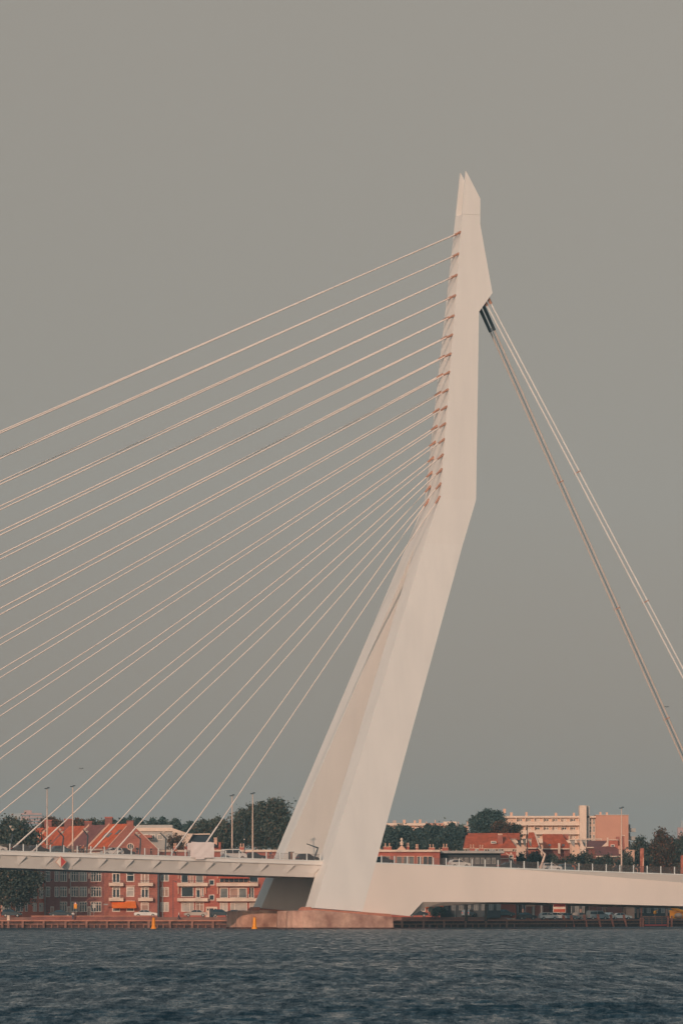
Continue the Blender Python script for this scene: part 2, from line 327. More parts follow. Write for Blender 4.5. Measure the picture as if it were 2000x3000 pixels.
# concrete piers
def pier(label):
    ps = [(838, 3.2), (842, 1.2), (858, -0.6), (886, -1.7), (923, -2.2), (1060, -2.2), (1150, -2.0)]
    pt = [onp(px, 2700, s)[0:2] for px, s in ps]; pt += [(pt[-1][0] + 1.2, 2.5)] + [(t, 7.6 - s) for t, s in reversed(pt[1:])]
    zt = lambda t: float(np.interp(t, [pt[0][0], pt[4][0], pt[6][0]], [3.35, 3.45, 2.25]))
    cen = (sum(p[0] for p in pt) / len(pt), sum(p[1] for p in pt) / len(pt))
    root = thing('bridge_pier', label, 'bridge pier', BP(cen[0], cen[1], -1.5), 'concrete piers under the pylon legs')
    ring = lambda k, zf: [BP(cen[0] + (t - cen[0]) * k, cen[1] + (s - cen[1]) * k, zf(t)) for t, s in pt]
    MB().loft([ring(1.015, lambda t: -1.5), ring(1.0, lambda t: zt(t) - 0.15), ring(0.97, zt)]).build('pier_body', 'concrete_pier', root)
    MB().loft([ring(1.019, lambda t: -1.4), ring(1.018, lambda t: 0.28)], False).build('tide_band', 'quay_wall', root)
    t0, t1 = onp(908, 2668, 0)[0], onp(1140, 2685, 0)[0]
    MB().prism([BP(t0, -1.0, 3.2), BP(t1, -1.0, 2.0), BP(t1, -1.0, 2.75), BP(t0, -1.0, 3.78)], [BP(t0, 6.4, 3.2), BP(t1, 6.4, 2.0), BP(t1, 6.4, 2.75), BP(t0, 6.4, 3.78)]).build('bearing_ledge', 'quay_cap', root)
    t0 = onp(884, 2664, 0.5)[0]
    q = [(0, 3.2), (2.0, 3.2), (1.6, 4.05), (0.5, 4.05)]
    MB().prism([BP(t0 + a, 0.0, z) for a, z in q], [BP(t0 + a, 2.5, z) for a, z in q]).build('bearing_block', 'quay_cap', root)
    return root
pier('sunlit stained concrete pier under the nearer pylon leg')
fp = pier('shaded concrete pier under the pylon leg beyond the deck')
fp.location = fp.location + B_ * 28.5

# hanging marks on the bridge
def board(name, label, cat, px, py, w, h, s, stripes, group=None):
    t, s_, z = onp(px, py, s); r = thing(name, label, cat, BP(t, s_, z - h / 2), group)
    MB().prism([BP(t + x, s_, z + y) for x, y in [(-w / 2 - .08, -h / 2 - .08), (w / 2 + .08, -h / 2 - .08), (w / 2 + .08, h / 2 + .08), (-w / 2 - .08, h / 2 + .08)]],
               [BP(t + x, s_ + .1, z + y) for x, y in [(-w / 2 - .08, -h / 2 - .08), (w / 2 + .08, -h / 2 - .08), (w / 2 + .08, h / 2 + .08), (-w / 2 - .08, h / 2 + .08)]]).build('sign_panel', 'white_paint', r)
    for y0, y1, m in stripes:
        q = [(-w / 2, y0 * h), (w / 2, y0 * h), (w / 2, y1 * h), (-w / 2, y1 * h)]
        MB().prism([BP(t + x, s_ - .03, z - h / 2 + y) for x, y in q], [BP(t + x, s_ + .01, z - h / 2 + y) for x, y in q]).build('stripe', m, r)
    return r
t, s_, z = onp(178.5, 2526, 5.3)
dm = thing('diamond_sign', 'half white half red diamond navigation sign hung on the deck edge', 'navigation sign', BP(t, s_, z - 1))
for nm, q, dd, m in [('sign_panel', [(-1.08, 0), (0, -1.08), (1.08, 0), (0, 1.08)], 0.0, 'red_paint'), ('white_half', [(-.9, 0), (-.03, -.9), (-.03, .9)], -.03, 'white_paint'), ('border', None, -.03, 'cream_pink')]:
    if q: MB().prism([BP(t + x, s_ + dd, z + y) for x, y in q], [BP(t + x, s_ + dd + .06, z + y) for x, y in q]).build(nm, m, dm)
    else:
        b = MB()
        for (x0, y0), (x1, y1) in [((-1.08, 0), (0, 1.08)), ((0, 1.08), (1.08, 0)), ((1.08, 0), (0, -1.08)), ((0, -1.08), (-1.08, 0))]:
            b.prism([BP(t + x, s_ - .04, z + y) for x, y in [(x0, y0), (x1, y1), (x1 * .86, y1 * .86), (x0 * .86, y0 * .86)]], [BP(t + x, s_ + .02, z + y) for x, y in [(x0, y0), (x1, y1), (x1 * .86, y1 * .86), (x0 * .86, y0 * .86)]])
        b.build(nm, m, dm)
board('waterway_sign', 'red and white striped waterway board hung under the anchor girder', 'waterway sign', 1638, 2661.5, 2.35, 1.5, 2.6, [(0, .38, 'awning_red'), (.66, 1, 'red_paint')])

# railings
def railing(label, t_posts, sf, zf, group):
    r = thing('railing', label, 'railing', BP(t_posts[len(t_posts) // 2], sf(t_posts[len(t_posts) // 2]), zf(t_posts[len(t_posts) // 2])), group)
    for i, t in enumerate(t_posts):
        z = zf(t); s = sf(t)
        MB().add([BP(t - .085, s - .05, z - .25), BP(t + .085, s - .05, z - .25), BP(t + .085, s + .05, z - .25), BP(t - .085, s + .05, z - .25),
                  BP(t - .085, s - .05, z + 1.32), BP(t + .085, s - .05, z + 1.32), BP(t + .085, s + .05, z + 1.32), BP(t - .085, s + .05, z + 1.32)],
                 [(0, 3, 2, 1), (4, 5, 6, 7), (0, 1, 5, 4), (1, 2, 6, 5), (2, 3, 7, 6), (3, 0, 4, 7)]).build('post', 'rail_white', r)
        if i + 1 < len(t_posts):
            t2 = t_posts[i + 1]; b = MB(); n = 12
            for q in range(1, n):
                tt = t + (t2 - t) * q / n; z2 = zf(tt); s2 = sf(tt)
                b.tube(BP(tt, s2, z2 + .08), BP(tt, s2, z2 + 1.16), 0.04, 0.04, 4)
            for hh in (0.1, 1.17): b.tube(BP(t, s, z + hh), BP(t2, sf(t2), zf(t2) + hh), 0.03, 0.03, 4)
            b.build('bar_panel', 'rail_bar', r)
    return r
railing('bar railing with white posts along the cable stayed deck', [onp(29.3 + 39.55 * i, 2490, 5.55)[0] for i in range(-6, 24)], lambda t: 5.7, lambda t: zcl(t) + .02, 'bridge railings')
railing('bar railing with white posts above the solid anchor girder', [onp(1120 + 37.8 * i, 2520, 1.8)[0] for i in range(0, 12)] + [onp(1538 + 39.4 * i, 2530, 1.6)[0] for i in range(0, 17)], lambda t: sr(t) + .15, lambda t: zcr(t), 'bridge railings')


# ------------------------------------------------------------------ river, ground, quay
def qY(x): return float(np.interp(x, [-400, -160, 12, 80, 160, 400], [1062, 1070, 1080, 1195, 1330, 1740]))
def wave_field():
    ys = [60.0]
    while ys[-1] < 1060:
        y = ys[-1]; ys.append(y + max(0.12, 0.12 * (y / 150)) * (5 if y < 118 else 1))
    xs = [0.0]
    while xs[-1] < 420: xs.append(xs[-1] + (0.13 if xs[-1] < 12 else 0.13 + (xs[-1] - 12) * 0.011))
    xs = np.array([-x for x in reversed(xs[1:])] + xs); ys = np.array(ys)
    xx, yy = np.meshgrid(xs, ys); h = np.zeros_like(xx); rg = np.random.default_rng(3)
    dy = np.gradient(ys)[:, None]; dx = np.abs(np.gradient(xs))[None, :]
    for i in range(64):
        lam = 0.42 * (5.5 ** rg.random()); ang = rg.normal(R(84), R(34)); k = 2 * math.pi / lam
        kx, ky = k * math.cos(ang), k * math.sin(ang)
        amp = 0.0044 * lam ** 0.6
        att = np.clip((lam - 2.2 * np.maximum(dy * abs(math.sin(ang)), dx * abs(math.cos(ang)))) / lam, 0, 1)
        h += amp * att * np.cos(kx * xx + ky * yy + rg.random() * 6.28)
    gust = np.zeros_like(xx)
    for i in range(14):
        lam = rg.uniform(9, 70); ang = rg.normal(R(80), R(30)); k = 2 * math.pi / lam
        gust += np.cos(k * math.cos(ang) * xx * .6 + k * math.sin(ang) * yy * .35 + rg.random() * 6.28)
    h = h * np.clip(1 + 0.18 * gust, .4, 1.7)
    h = h + 1.2 * np.maximum(h, 0) ** 1.5
    n, m = xx.shape
    v = np.stack([xx, yy, h], -1).reshape(-1, 3)
    idx = np.arange(n * m).reshape(n, m)
    f = np.stack([idx[:-1, :-1], idx[:-1, 1:], idx[1:, 1:], idx[1:, :-1]], -1).reshape(-1, 4)
    return v, f
def np_mesh(name, v, f, m, smooth=False):
    me = bpy.data.meshes.new(name); k = f.shape[1]
    me.vertices.add(len(v)); me.vertices.foreach_set('co', v.astype(np.float32).ravel())
    me.loops.add(f.size); me.loops.foreach_set('vertex_index', f.astype(np.int32).ravel())
    me.polygons.add(len(f)); me.polygons.foreach_set('loop_start', np.arange(0, f.size, k, dtype=np.int32))
    me.update(calc_edges=True)
    if smooth: me.polygons.foreach_set('use_smooth', np.ones(len(f), bool))
    me.materials.append(M[m] if isinstance(m, str) else m); return me
wm = bpy.data.materials.new('river_water'); wm.use_nodes = True; n = wm.node_tree.nodes; l = wm.node_tree.links; bs = n['Principled BSDF']
bs.inputs['Base Color'].default_value = (0.008, 0.025, 0.038, 1); bs.inputs['Roughness'].default_value = 0.22; bs.inputs['IOR'].default_value = 1.33
g_ = n.new('ShaderNodeNewGeometry'); mp = n.new('ShaderNodeMapping'); mp.inputs['Scale'].default_value = (1.1, 2.2, 1); mp.inputs['Rotation'].default_value = (0, 0, R(-18))
tx = n.new('ShaderNodeTexNoise'); tx.inputs['Scale'].default_value = 1.5; tx.inputs['Detail'].default_value = 6; tx.inputs['Roughness'].default_value = 0.62
bp = n.new('ShaderNodeBump'); bp.inputs['Strength'].default_value = 0.9; bp.inputs['Distance'].default_value = 0.05
l.new(g_.outputs['Position'], mp.inputs[0]); l.new(mp.outputs[0], tx.inputs['Vector']); l.new(tx.outputs['Fac'], bp.inputs['Height']); l.new(bp.outputs[0], bs.inputs['Normal'])
tq = n.new('ShaderNodeTexNoise'); tq.inputs['Scale'].default_value = 1.0; tq.inputs['Detail'].default_value = 8; tq.inputs['Roughness'].default_value = 0.93
mq = n.new('ShaderNodeMapping'); mq.inputs['Scale'].default_value = (0.8, 0.055, 1); mq.inputs['Rotation'].default_value = (0, 0, R(2))
rq = n.new('ShaderNodeMapRange'); rq.inputs[1].default_value = 0.39; rq.inputs[2].default_value = 0.64; rq.inputs[3].default_value = 0.08; rq.inputs[4].default_value = 0.75
sq = n.new('ShaderNodeMapRange'); sq.inputs[1].default_value = 0.40; sq.inputs[2].default_value = 0.60; sq.inputs[3].default_value = 0.50; sq.inputs[4].default_value = 0.08
l.new(g_.outputs['Position'], mq.inputs[0]); l.new(mq.outputs[0], tq.inputs['Vector']); l.new(tq.outputs['Fac'], rq.inputs[0]); l.new(rq.outputs[0], bs.inputs['Roughness'])
l.new(tq.outputs['Fac'], sq.inputs[0]); l.new(sq.outputs[0], bs.inputs['Specular IOR Level'])
wv, wf = wave_field()
ro = bpy.data.objects.new('river', np_mesh('river', wv, wf, wm, True)); COL.objects.link(ro); tag(ro, kind='structure')
tag(MB().add([(-420, 1059.5, 0), (420, 1059.5, 0), (420, 1800, 0), (-420, 1800, 0)], [(0, 1, 2, 3)]).build('river', wm), kind='structure')
tag(MB().add([(-2400, -60, -0.5), (2400, -60, -0.5), (2400, 1900, -0.5), (-2400, 1900, -0.5)], [(0, 1, 2, 3)]).build('river_bed', 'soil'), kind='structure')
qx = [-400, -160, 12, 80, 160, 400]
gv = [(x, qY(x) + 0.6, 1.5) for x in qx] + [(2400, 1740, 1.5), (2400, 8200, 1.5), (-2400, 8200, 1.5), (-2400, 1062, 1.5)]
tag(MB().add(gv, [tuple(range(len(gv)))]).build('ground', 'paving'), kind='structure')
sx = [-400, -160, 12, 34]
sv = [(x, qY(x) + 9) for x in sx] + [(34, 1190), (-400, 1190)]
tag(MB().prism([(x, y, 1.3) for x, y in sv], [(x, y, 2.1) for x, y in sv]).build('street', 'paving'), kind='structure')
tag(MB().add([(x, qY(x) + 16, 2.104) for x in sx] + [(x, qY(x) + 24, 2.104) for x in reversed(sx)], [tuple(range(8))]).build('road', 'asphalt'), kind='structure')

qw = thing('quay_wall', 'low brick quay wall with pale coping and timber piles along the far bank', 'quay wall', (0, 1080, 0))
def along(d0, d1, z0, z1, xs=None):
    xs = xs or qx
    return MB().loft([[(x, qY(x) + d0, z0), (x, qY(x) + d1, z0), (x, qY(x) + d1, z1), (x, qY(x) + d0, z1)] for x in xs])
along(0.25, 1.4, -0.6, 1.3).build('wall_face', 'quay_wall', qw)
along(0.0, 1.5, 1.303, 1.56).build('coping', 'quay_cap', qw)
along(0.05, 0.24, 0.62, 0.84).build('waling', 'timber', qw)
for i in range(74):
    px = 8 + i * 20.5 + random.uniform(-3, 3); x = X(px, 1085); 
    if 700 < px < 1150: continue
    x = x * qY(x) / 1085; big = i % 3 == 0; w = 0.22 if big else 0.12
    MB().box(x - w, x + w, qY(x) - (0.32 if big else 0.12), qY(x) + 0.0, -0.6, 1.28 if big else 0.6).build('pile', 'timber', qw)
fw = thing('parapet_wall', 'low brick parapet with pale coping above the quay edge', 'parapet wall', P(270, 2697, 1083))
x0, x1 = X(92, 1083), X(455, 1083)
MB().box(x0, x1, 1082.6, 1083.1, 1.5, 2.22).build('wall_face', 'brick_dark', fw); MB().box(x0 - .05, x1 + .05, 1082.5, 1083.2, 2.222, 2.42).build('coping', 'quay_cap', fw)

# ------------------------------------------------------------------ facades
class Fac:
    def __init__(s, name, label, cat, Y, px, base=2.1, group=None): s.Y = Y; s.o = thing(name, label, cat, (X(px, Y), Y, base), group)
    def rect(s, m, px0, py0, px1, py1, d0, d1): return m.box(X(px0, s.Y), X(px1, s.Y), s.Y + d0, s.Y + d1, Z(py1, s.Y), Z(py0, s.Y))
    def part(s, name, m, px0, py0, px1, py1, d0, d1, parent=None):
        return s.rect(MB(), px0, py0, px1, py1, d0, d1).build(name, m, parent or s.o)
    def win(s, px0, py0, px1, py1, nx=2, tr=0.0, pane='glass_dark', frame='white_paint', w=2.0, name='window', bars=None):
        b = MB(); Y = s.Y
        s.rect(b, px0, py0, px0 + w, py1, -.08, -.004); s.rect(b, px1 - w, py0, px1, py1, -.08, -.004)
        s.rect(b, px0 + w, py0, px1 - w, py0 + w, -.08, -.004); s.rect(b, px0 + w, py1 - w, px1 - w, py1, -.12, -.004)
        cuts = bars if bars is not None else [k / nx for k in range(1, nx)]
        for c in cuts:
            xm = px0 + (px1 - px0) * c; s.rect(b, xm - w * .5, py0 + w, xm + w * .5, py1 - w, -.075, -.004)
        ytr = py0 + w
        if tr:
            ym = py0 + (py1 - py0) * tr; ed = [px0 + w] + [px0 + (px1 - px0) * c for c in cuts] + [px1 - w]
            for i in range(len(ed) - 1): s.rect(b, ed[i] + (w * .5 if i else 0), ym - w * .35, ed[i + 1] - (w * .5 if i < len(ed) - 2 else 0), ym + w * .35, -.07, -.004)
        f = b.build(name, frame, s.o)
        s.rect(MB(), px0 + w, py0 + w, px1 - w, py1 - w, -.03, -.002).build('pane', pane, f)
        return f
    def balcony(s, px0, py0, px1, py1, depth=1.1, m='cream', rail=0):
        b = s.part('balcony', m, px0, py0, px1, py1, -depth, -.005)
        if rail:
            r = MB(); n = max(3, int((px1 - px0) / 5)); y0 = s.Y - depth + .08; z0, z1 = Z(py0, s.Y), Z(py0 - rail, s.Y)
            for k in range(n + 1):
                x = X(px0 + 1 + (px1 - px0 - 2) * k / n, s.Y); r.box(x - .02, x + .02, y0, y0 + .04, z0, z1)
            r.box(X(px0 + .5, s.Y), X(px1 - .5, s.Y), y0 - .01, y0 + .05, z1 + .002, z1 + .06)
            r.build('balcony_rail', 'dark_steel', b)
        return b
panes = ['glass_dark', 'glass_dark', 'glass_grey', 'blind_pale']
def pane(i): return panes[(i * 7 + 3) % 4]

# long dark terrace in the tree's shade
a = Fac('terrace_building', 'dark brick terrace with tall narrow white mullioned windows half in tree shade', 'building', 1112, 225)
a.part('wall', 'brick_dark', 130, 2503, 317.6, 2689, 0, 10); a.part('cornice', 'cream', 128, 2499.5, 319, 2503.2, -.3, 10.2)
i = 0
for y0, y1 in [(2509, 2540), (2553, 2584), (2599, 2629), (2643, 2673)]:
    for x0, x1, nx in [(135, 147, 2), (160, 171.5, 2), (175, 196.5, 3), (208, 230, 3), (233, 255, 3), (266, 297, 4)]:
        if y0 == 2643 and x0 in (135, 160): continue
        a.win(x0, y0, x1, y1, nx, .3, ['glass_dark', 'glass_grey', 'glass_dark'][i % 3], w=1.5); i += 1
for x0, x1 in [(148, 158), (197.5, 206), (256.5, 265)]:
    d = a.part('door', 'blind_tan', x0 + 1.5, 2659.5, x1 - 1.5, 2688.5, -.06, -.004); a.part('door_frame', 'white_paint', x0, 2657, x1, 2659.3, -.1, -.004)
    a.part('door_frame', 'white_paint', x0, 2659.5, x0 + 1.4, 2688.5, -.1, -.004); a.part('door_frame', 'white_paint', x1 - 1.4, 2659.5, x1, 2688.5, -.1, -.004)
for x in (206.5, 132): a.part('downpipe', 'grey_paint', x - .9, 2504, x + .9, 2688, -.14, -.01)
for y in (2560, 2604): 
    for x in (203, 261): a.part('downpipe', 'cream', x - 1.6, y, x + 1.6, y + 15, -.2, -.15 + .1)
# lighter building seen through the tree
c = Fac('brick_house', 'salmon brick house with white window groups seen behind the quayside tree', 'building', 1116, 40)
c.part('wall', 'brick_orange', -120, 2512, 129.4, 2689, 0, 10)
for y0, y1 in [(2556, 2588), (2600, 2634), (2646, 2672)]:
    for x0, x1, nx in [(-100, -74, 3), (-60, -34, 3), (5, 31, 4), (45, 68, 3), (73, 81, 1), (96, 108, 2), (114, 127, 2)]:
        c.win(x0, y0, x1, y1, nx, .3, 'glass_grey' if x0 % 2 else 'blind_pale', w=1.6)
c.part('cornice', 'cream', -120, 2509, 129.4, 2511.8, -.3, 10.2)

# corner house with orange awning and gable
b = Fac('gabled_house', 'brown brick house with orange awning, white balconies and round window in its gable', 'building', 1110, 390)
b.part('wall', 'brick_brown', 318, 2500, 461, 2689, 0, 9)
gx = lambda p: X(p, 1110); gz = lambda p: Z(p, 1110)
gp_ = [(318, 2499.8), (318, 2481), (372, 2421), (392, 2421), (461, 2487), (470, 2499.8)]
MB().prism([(gx(x), 1110.0, gz(y)) for x, y in gp_], [(gx(x), 1110.45, gz(y)) for x, y in gp_]).build('gable', 'brick_brown', b.o)
for q in [((316.5, 2483), (371, 2421.5)), ((393, 2421.5), (471, 2497))]:
    MB().prism([(gx(q[0][0]), 1109.9, gz(q[0][1])), (gx(q[1][0]), 1109.9, gz(q[1][1])), (gx(q[1][0]), 1109.9, gz(q[1][1] - 2)), (gx(q[0][0]), 1109.9, gz(q[0][1] - 2))],
               [(gx(q[0][0]), 1110.5, gz(q[0][1])), (gx(q[1][0]), 1110.5, gz(q[1][1])), (gx(q[1][0]), 1110.5, gz(q[1][1] - 2)), (gx(q[0][0]), 1110.5, gz(q[0][1] - 2))]).build('gable_coping', 'cream', b.o)
ch = b.part('chimney', 'brick_brown', 371, 2407, 390.5, 2421, -.05, 1.6); b.part('chimney_cap', 'brick_dark', 370, 2404.5, 391.5, 2407.2, -.15, 1.7, ch)
oc = MB(); cx, cz = gx(382), gz(2481)
ring = [(cx + r * math.cos(q * math.pi / 12), cz + r * math.sin(q * math.pi / 12)) for r in (0.72,) for q in range(24)]
ri = [(cx + .58 * math.cos(q * math.pi / 12), cz + .58 * math.sin(q * math.pi / 12)) for q in range(24)]
for q in range(24):
    w = (q + 1) % 24; oc.prism([(ring[q][0], 1109.88, ring[q][1]), (ring[w][0], 1109.88, ring[w][1]), (ri[w][0], 1109.88, ri[w][1]), (ri[q][0], 1109.88, ri[q][1])],
                               [(ring[q][0], 1109.99, ring[q][1]), (ring[w][0], 1109.99, ring[w][1]), (ri[w][0], 1109.99, ri[w][1]), (ri[q][0], 1109.99, ri[q][1])])
oc.box(cx - .22, cx - .14, 1109.9, 1109.99, cz - .54, cz + .54); oc.box(cx + .14, cx + .22, 1109.9, 1109.99, cz - .54, cz + .54)
ow = oc.build('round_window', 'cream', b.o)
MB().prism([(x, 1109.95, z) for x, z in ri], [(x, 1109.995, z) for x, z in ri]).build('pane', 'glass_dark', ow)
for k, (y0, y1) in enumerate([(2509, 2541), (2553.5, 2588), (2599, 2632), (2643, 2672.5)]):
    for x0, x1 in ((328.5, 352), (412.5, 436)):
        if k < 3: b.win(x0, y0, x1, y1, 2, .2, 'blind_tan' if (k == 1 and x0 > 400) else 'glass_dark', name='balcony_door', w=3)
        else: b.win(x0, y0 + 2, x1, y1, 1, .25, 'blind_tan' if x0 > 400 else 'glass_grey', w=2.6)
    b.win(370, y0, 393.5, y1 - (3.5 if k < 3 else 0), 1, .38, ['glass_grey', 'glass_dark', 'blind_pale', 'glass_dark'][k], w=2.6)
    if k < 3:
        for x0, x1 in ((319.5, 362), (405, 448.5)): b.balcony(x0, y1 - .5, x1, y1 + 9, 1.15, rail=6)
    b.part('lintel', 'cream', 368.5, y0 - 3.2, 395.5, y0 - 1.6, -.15, -.004)
for x0, x1 in ((320.5, 362), (406, 436)): b.part('canopy', 'cream', x0, 2549.5, x1, 2553, -1.0, -.005)
aw = [(327.5, 2644), (367, 2644), (367.2, 2641.3), (397, 2641.3), (401, 2660.5), (329, 2660.5)]
MB().prism([(gx(x), 1110 - .15 - 1.6 * max(0, (y - 2641) / 19.5), gz(y)) for x, y in aw], [(gx(x), 1110 - .07 - 1.6 * max(0, (y - 2641) / 19.5), gz(y) - .12) for x, y in aw]).build('awning', 'awning_orange', b.o)
b.part('name_plate', 'grey_paint', 305, 2649, 317.4, 2652.6, -2.1, -1.95)
b.part('downpipe', 'dark_steel', 461.2, 2502, 466, 2688, -.05, 4)

# long apartment row that carries on behind the pylon
g = Fac('apartment_row', 'long red brick apartment row with cream balconies and flat corniced roof behind the pylon', 'building', 1112, 880)
g.part('wall', 'brick_red', 466.3, 2497, 1288, 2689, 0, 12)
g.part('cornice', 'cream', 465.5, 2490.5, 1289, 2496.7, -.5, 12.3)
for y0, y1, p in [(2506, 2540, 'glass_dark'), (2554.5, 2583.5, 'glass_grey'), (2600, 2628.5, 'blind_tan'), (2644, 2672.5, 'blind_pale')]: g.win(470, y0, 494.5, y1, 2, .2, p, w=2.4)
g.win(530, 2557.5, 552, 2587, 1, 0, 'glass_dark'); g.win(556, 2557.5, 567, 2587, 1, 0, 'blind_tan', name='balcony_door'); g.win(573, 2557.5, 596, 2587, 1, 0, 'glass_grey')
g.win(530.5, 2598, 567, 2629, 1, 0, 'glass_dark'); g.win(573, 2601.5, 588, 2632, 1, .2, 'glass_dark', name='balcony_door', w=3); g.win(590, 2601.5, 597, 2628, 1, 0, 'glass_grey')
g.win(530.5, 2644, 568, 2672, 2, 0, 'blind_pale', bars=[.68]); g.win(573, 2644, 597, 2671.5, 2, .28, 'blind_tan')
for y0, y1 in ((2587.5, 2597.5), (2632, 2641.8), (2541, 2551)):
    g.balcony(519.5, y0, 609, y1, 1.2, rail=6); g.balcony(634, y0, 756, y1, 1.2, rail=6)
    g.balcony(780, y0, 880, y1, 1.2)
for y in (2578, 2622, 2534): g.win(612, y, 628, y + 17, 1, 0, 'glass_dark')
for x in (521, 601, 636, 727):
    for y in (2553, 2598): g.part('pier_strip', 'awning_red' if x > 700 else 'cream_pink', x, y, x + 3, y + 22, -.4, -.005)
MB().prism([(gx(639), 1110.2, gz(2574)), (gx(729), 1110.2, gz(2574)), (gx(729), 1111.8, gz(2559)), (gx(639), 1111.8, gz(2559))],
           [(gx(639), 1110.3, gz(2575)), (gx(729), 1110.3, gz(2575)), (gx(729), 1111.9, gz(2560)), (gx(639), 1111.9, gz(2560))]).build('awning', 'awning_red', g.o)
g.win(643, 2568, 728, 2587, 6, 0, 'glass_dark', frame='cream_pink', w=1.6); g.win(731, 2564, 756, 2586, 1, 0, 'glass_dark', w=1.5)
g.win(644, 2602, 668, 2632, 1, 0, 'glass_grey'); g.win(673, 2602, 698, 2632, 1, 0, 'blind_tan'); g.win(699, 2602, 723, 2632, 1, 0, 'glass_grey'); g.win(728, 2600, 744, 2632, 2, 0, 'glass_dark')
g.win(644, 2645, 667, 2671.5, 2, 0, 'blind_pale', bars=[.42]); g.win(674, 2645, 724, 2671.5, 2, 0, 'blind_pale', bars=[.27]); g.win(730, 2645, 760, 2671.5, 2, 0, 'blind_pale')
dr = g.part('entrance', 'cream', 603, 2657.5, 636.5, 2688.5, -.25, -.004); g.part('door', 'glass_dark', 613.5, 2662.5, 625.5, 2688.4, -.3, -.253, dr)
for x in (606.5, 628.5): g.part('side_light', 'glass_dark', x, 2663, x + 4.5, 2668.5, -.3, -.253, dr)
for x0, x1 in [(1106, 1143), (1160, 1178), (1180, 1213), (1221, 1236), (1238, 1267)]: g.win(x0, 2508.5, x1, 2540, 2 if x1 - x0 > 25 else 1, 0, 'glass_grey' if x0 < 1200 else 'glass_dark', frame='cream_pink', w=2.2)
for x0, x1 in [(1160, 1190), (1221, 1246), (1252, 1284)]:
    g.win(x0, 2600, x1, 2634, 2, 0, 'glass_dark'); g.win(x0, 2645, x1, 2672, 2, 0, 'glass_grey')
for x0, x1 in [(1242, 1272), (1284, 1299)]:
    MB().prism([(gx(x0), 1110.4, gz(2660)), (gx(x1), 1110.4, gz(2660)), (gx(x1), 1111.8, gz(2651)), (gx(x0), 1111.8, gz(2651))], [(gx(x0), 1110.5, gz(2661)), (gx(x1), 1110.5, gz(2661)), (gx(x1), 1111.9, gz(2652)), (gx(x0), 1111.9, gz(2652))]).build('awning', 'awning_orange', g.o)
def chimney_on(f, px0, py0, px1, py1, m='brick_red', pots=2, d=4):
    c_ = f.part('chimney', m, px0, py0, px1, py1, d, d + 1.2); f.part('chimney_cap', 'cream_pink', px0 - .8, py0 - 1.6, px1 + .8, py0 - .05, d - .1, d + 1.3, c_)
    for k in range(pots):
        x = X(px0 + (px1 - px0) * (k + .5) / pots, f.Y); z = Z(py0 - 1.6, f.Y)
        MB().lathe((x, f.Y + d + .6, z), [(.14, 0), (.12, .5), (.16, .55), (.13, .7)], 8).build('chimney_pot', 'cream_pink', c_, True)
for q in [(1123, 2482, 1147, 2490.3), (1190, 2481, 1199, 2490.3), (1218, 2485, 1226, 2490.3), (1256, 2485, 1274, 2490.3), (1296, 2485, 1312, 2490.3)][:4]: chimney_on(g, *q)
for q in [(700, 2483, 716, 2490.3), (506, 2482, 516, 2490.3)]: chimney_on(g, *q)
gb_ = [(1162, 2490.3), (1177, 2476), (1190, 2490.3)]
MB().prism([(gx(x), 1113, gz(y)) for x, y in gb_], [(gx(x), 1118, gz(y)) for x, y in gb_]).build('roof_gable', 'cream_pink', g.o)
MB().lathe((gx(1177), 1114, gz(2476)), [(.35, 0), (.3, .4), (.5, .5), (.25, .7), (.12, .9), (.26, 1.1), (.26, 1.3), (.05, 1.5)], 10).build('finial', 'cream', g.o, True)

# dark clad wing beyond it
k_ = Fac('dark_wing', 'dark clad flat roofed wing with grey roof edge behind the bridge railing', 'building', 1118, 1380)
k_.part('wall', 'slate', 1289.5, 2501, 1466, 2690, 0, 9); k_.part('roof_edge', 'grey_paint', 1289.5, 2493.5, 1476, 2500.7, -1.4, 9.3)
for x in range(1296, 1456, 16): k_.win(x, 2514, x + 11, 2532, 2, 0, 'glass_grey', frame='grey_paint', w=1.2)
for x in range(1300, 1456, 22): k_.win(x, 2640, x + 12, 2668, 2, .3, 'glass_grey', frame='grey_paint', w=1.2)
for q in [(1296, 2484, 1313, 2493.3), (1376, 2486, 1392, 2493.3), (1404, 2487, 1418, 2493.3)]: chimney_on(k_, *q)

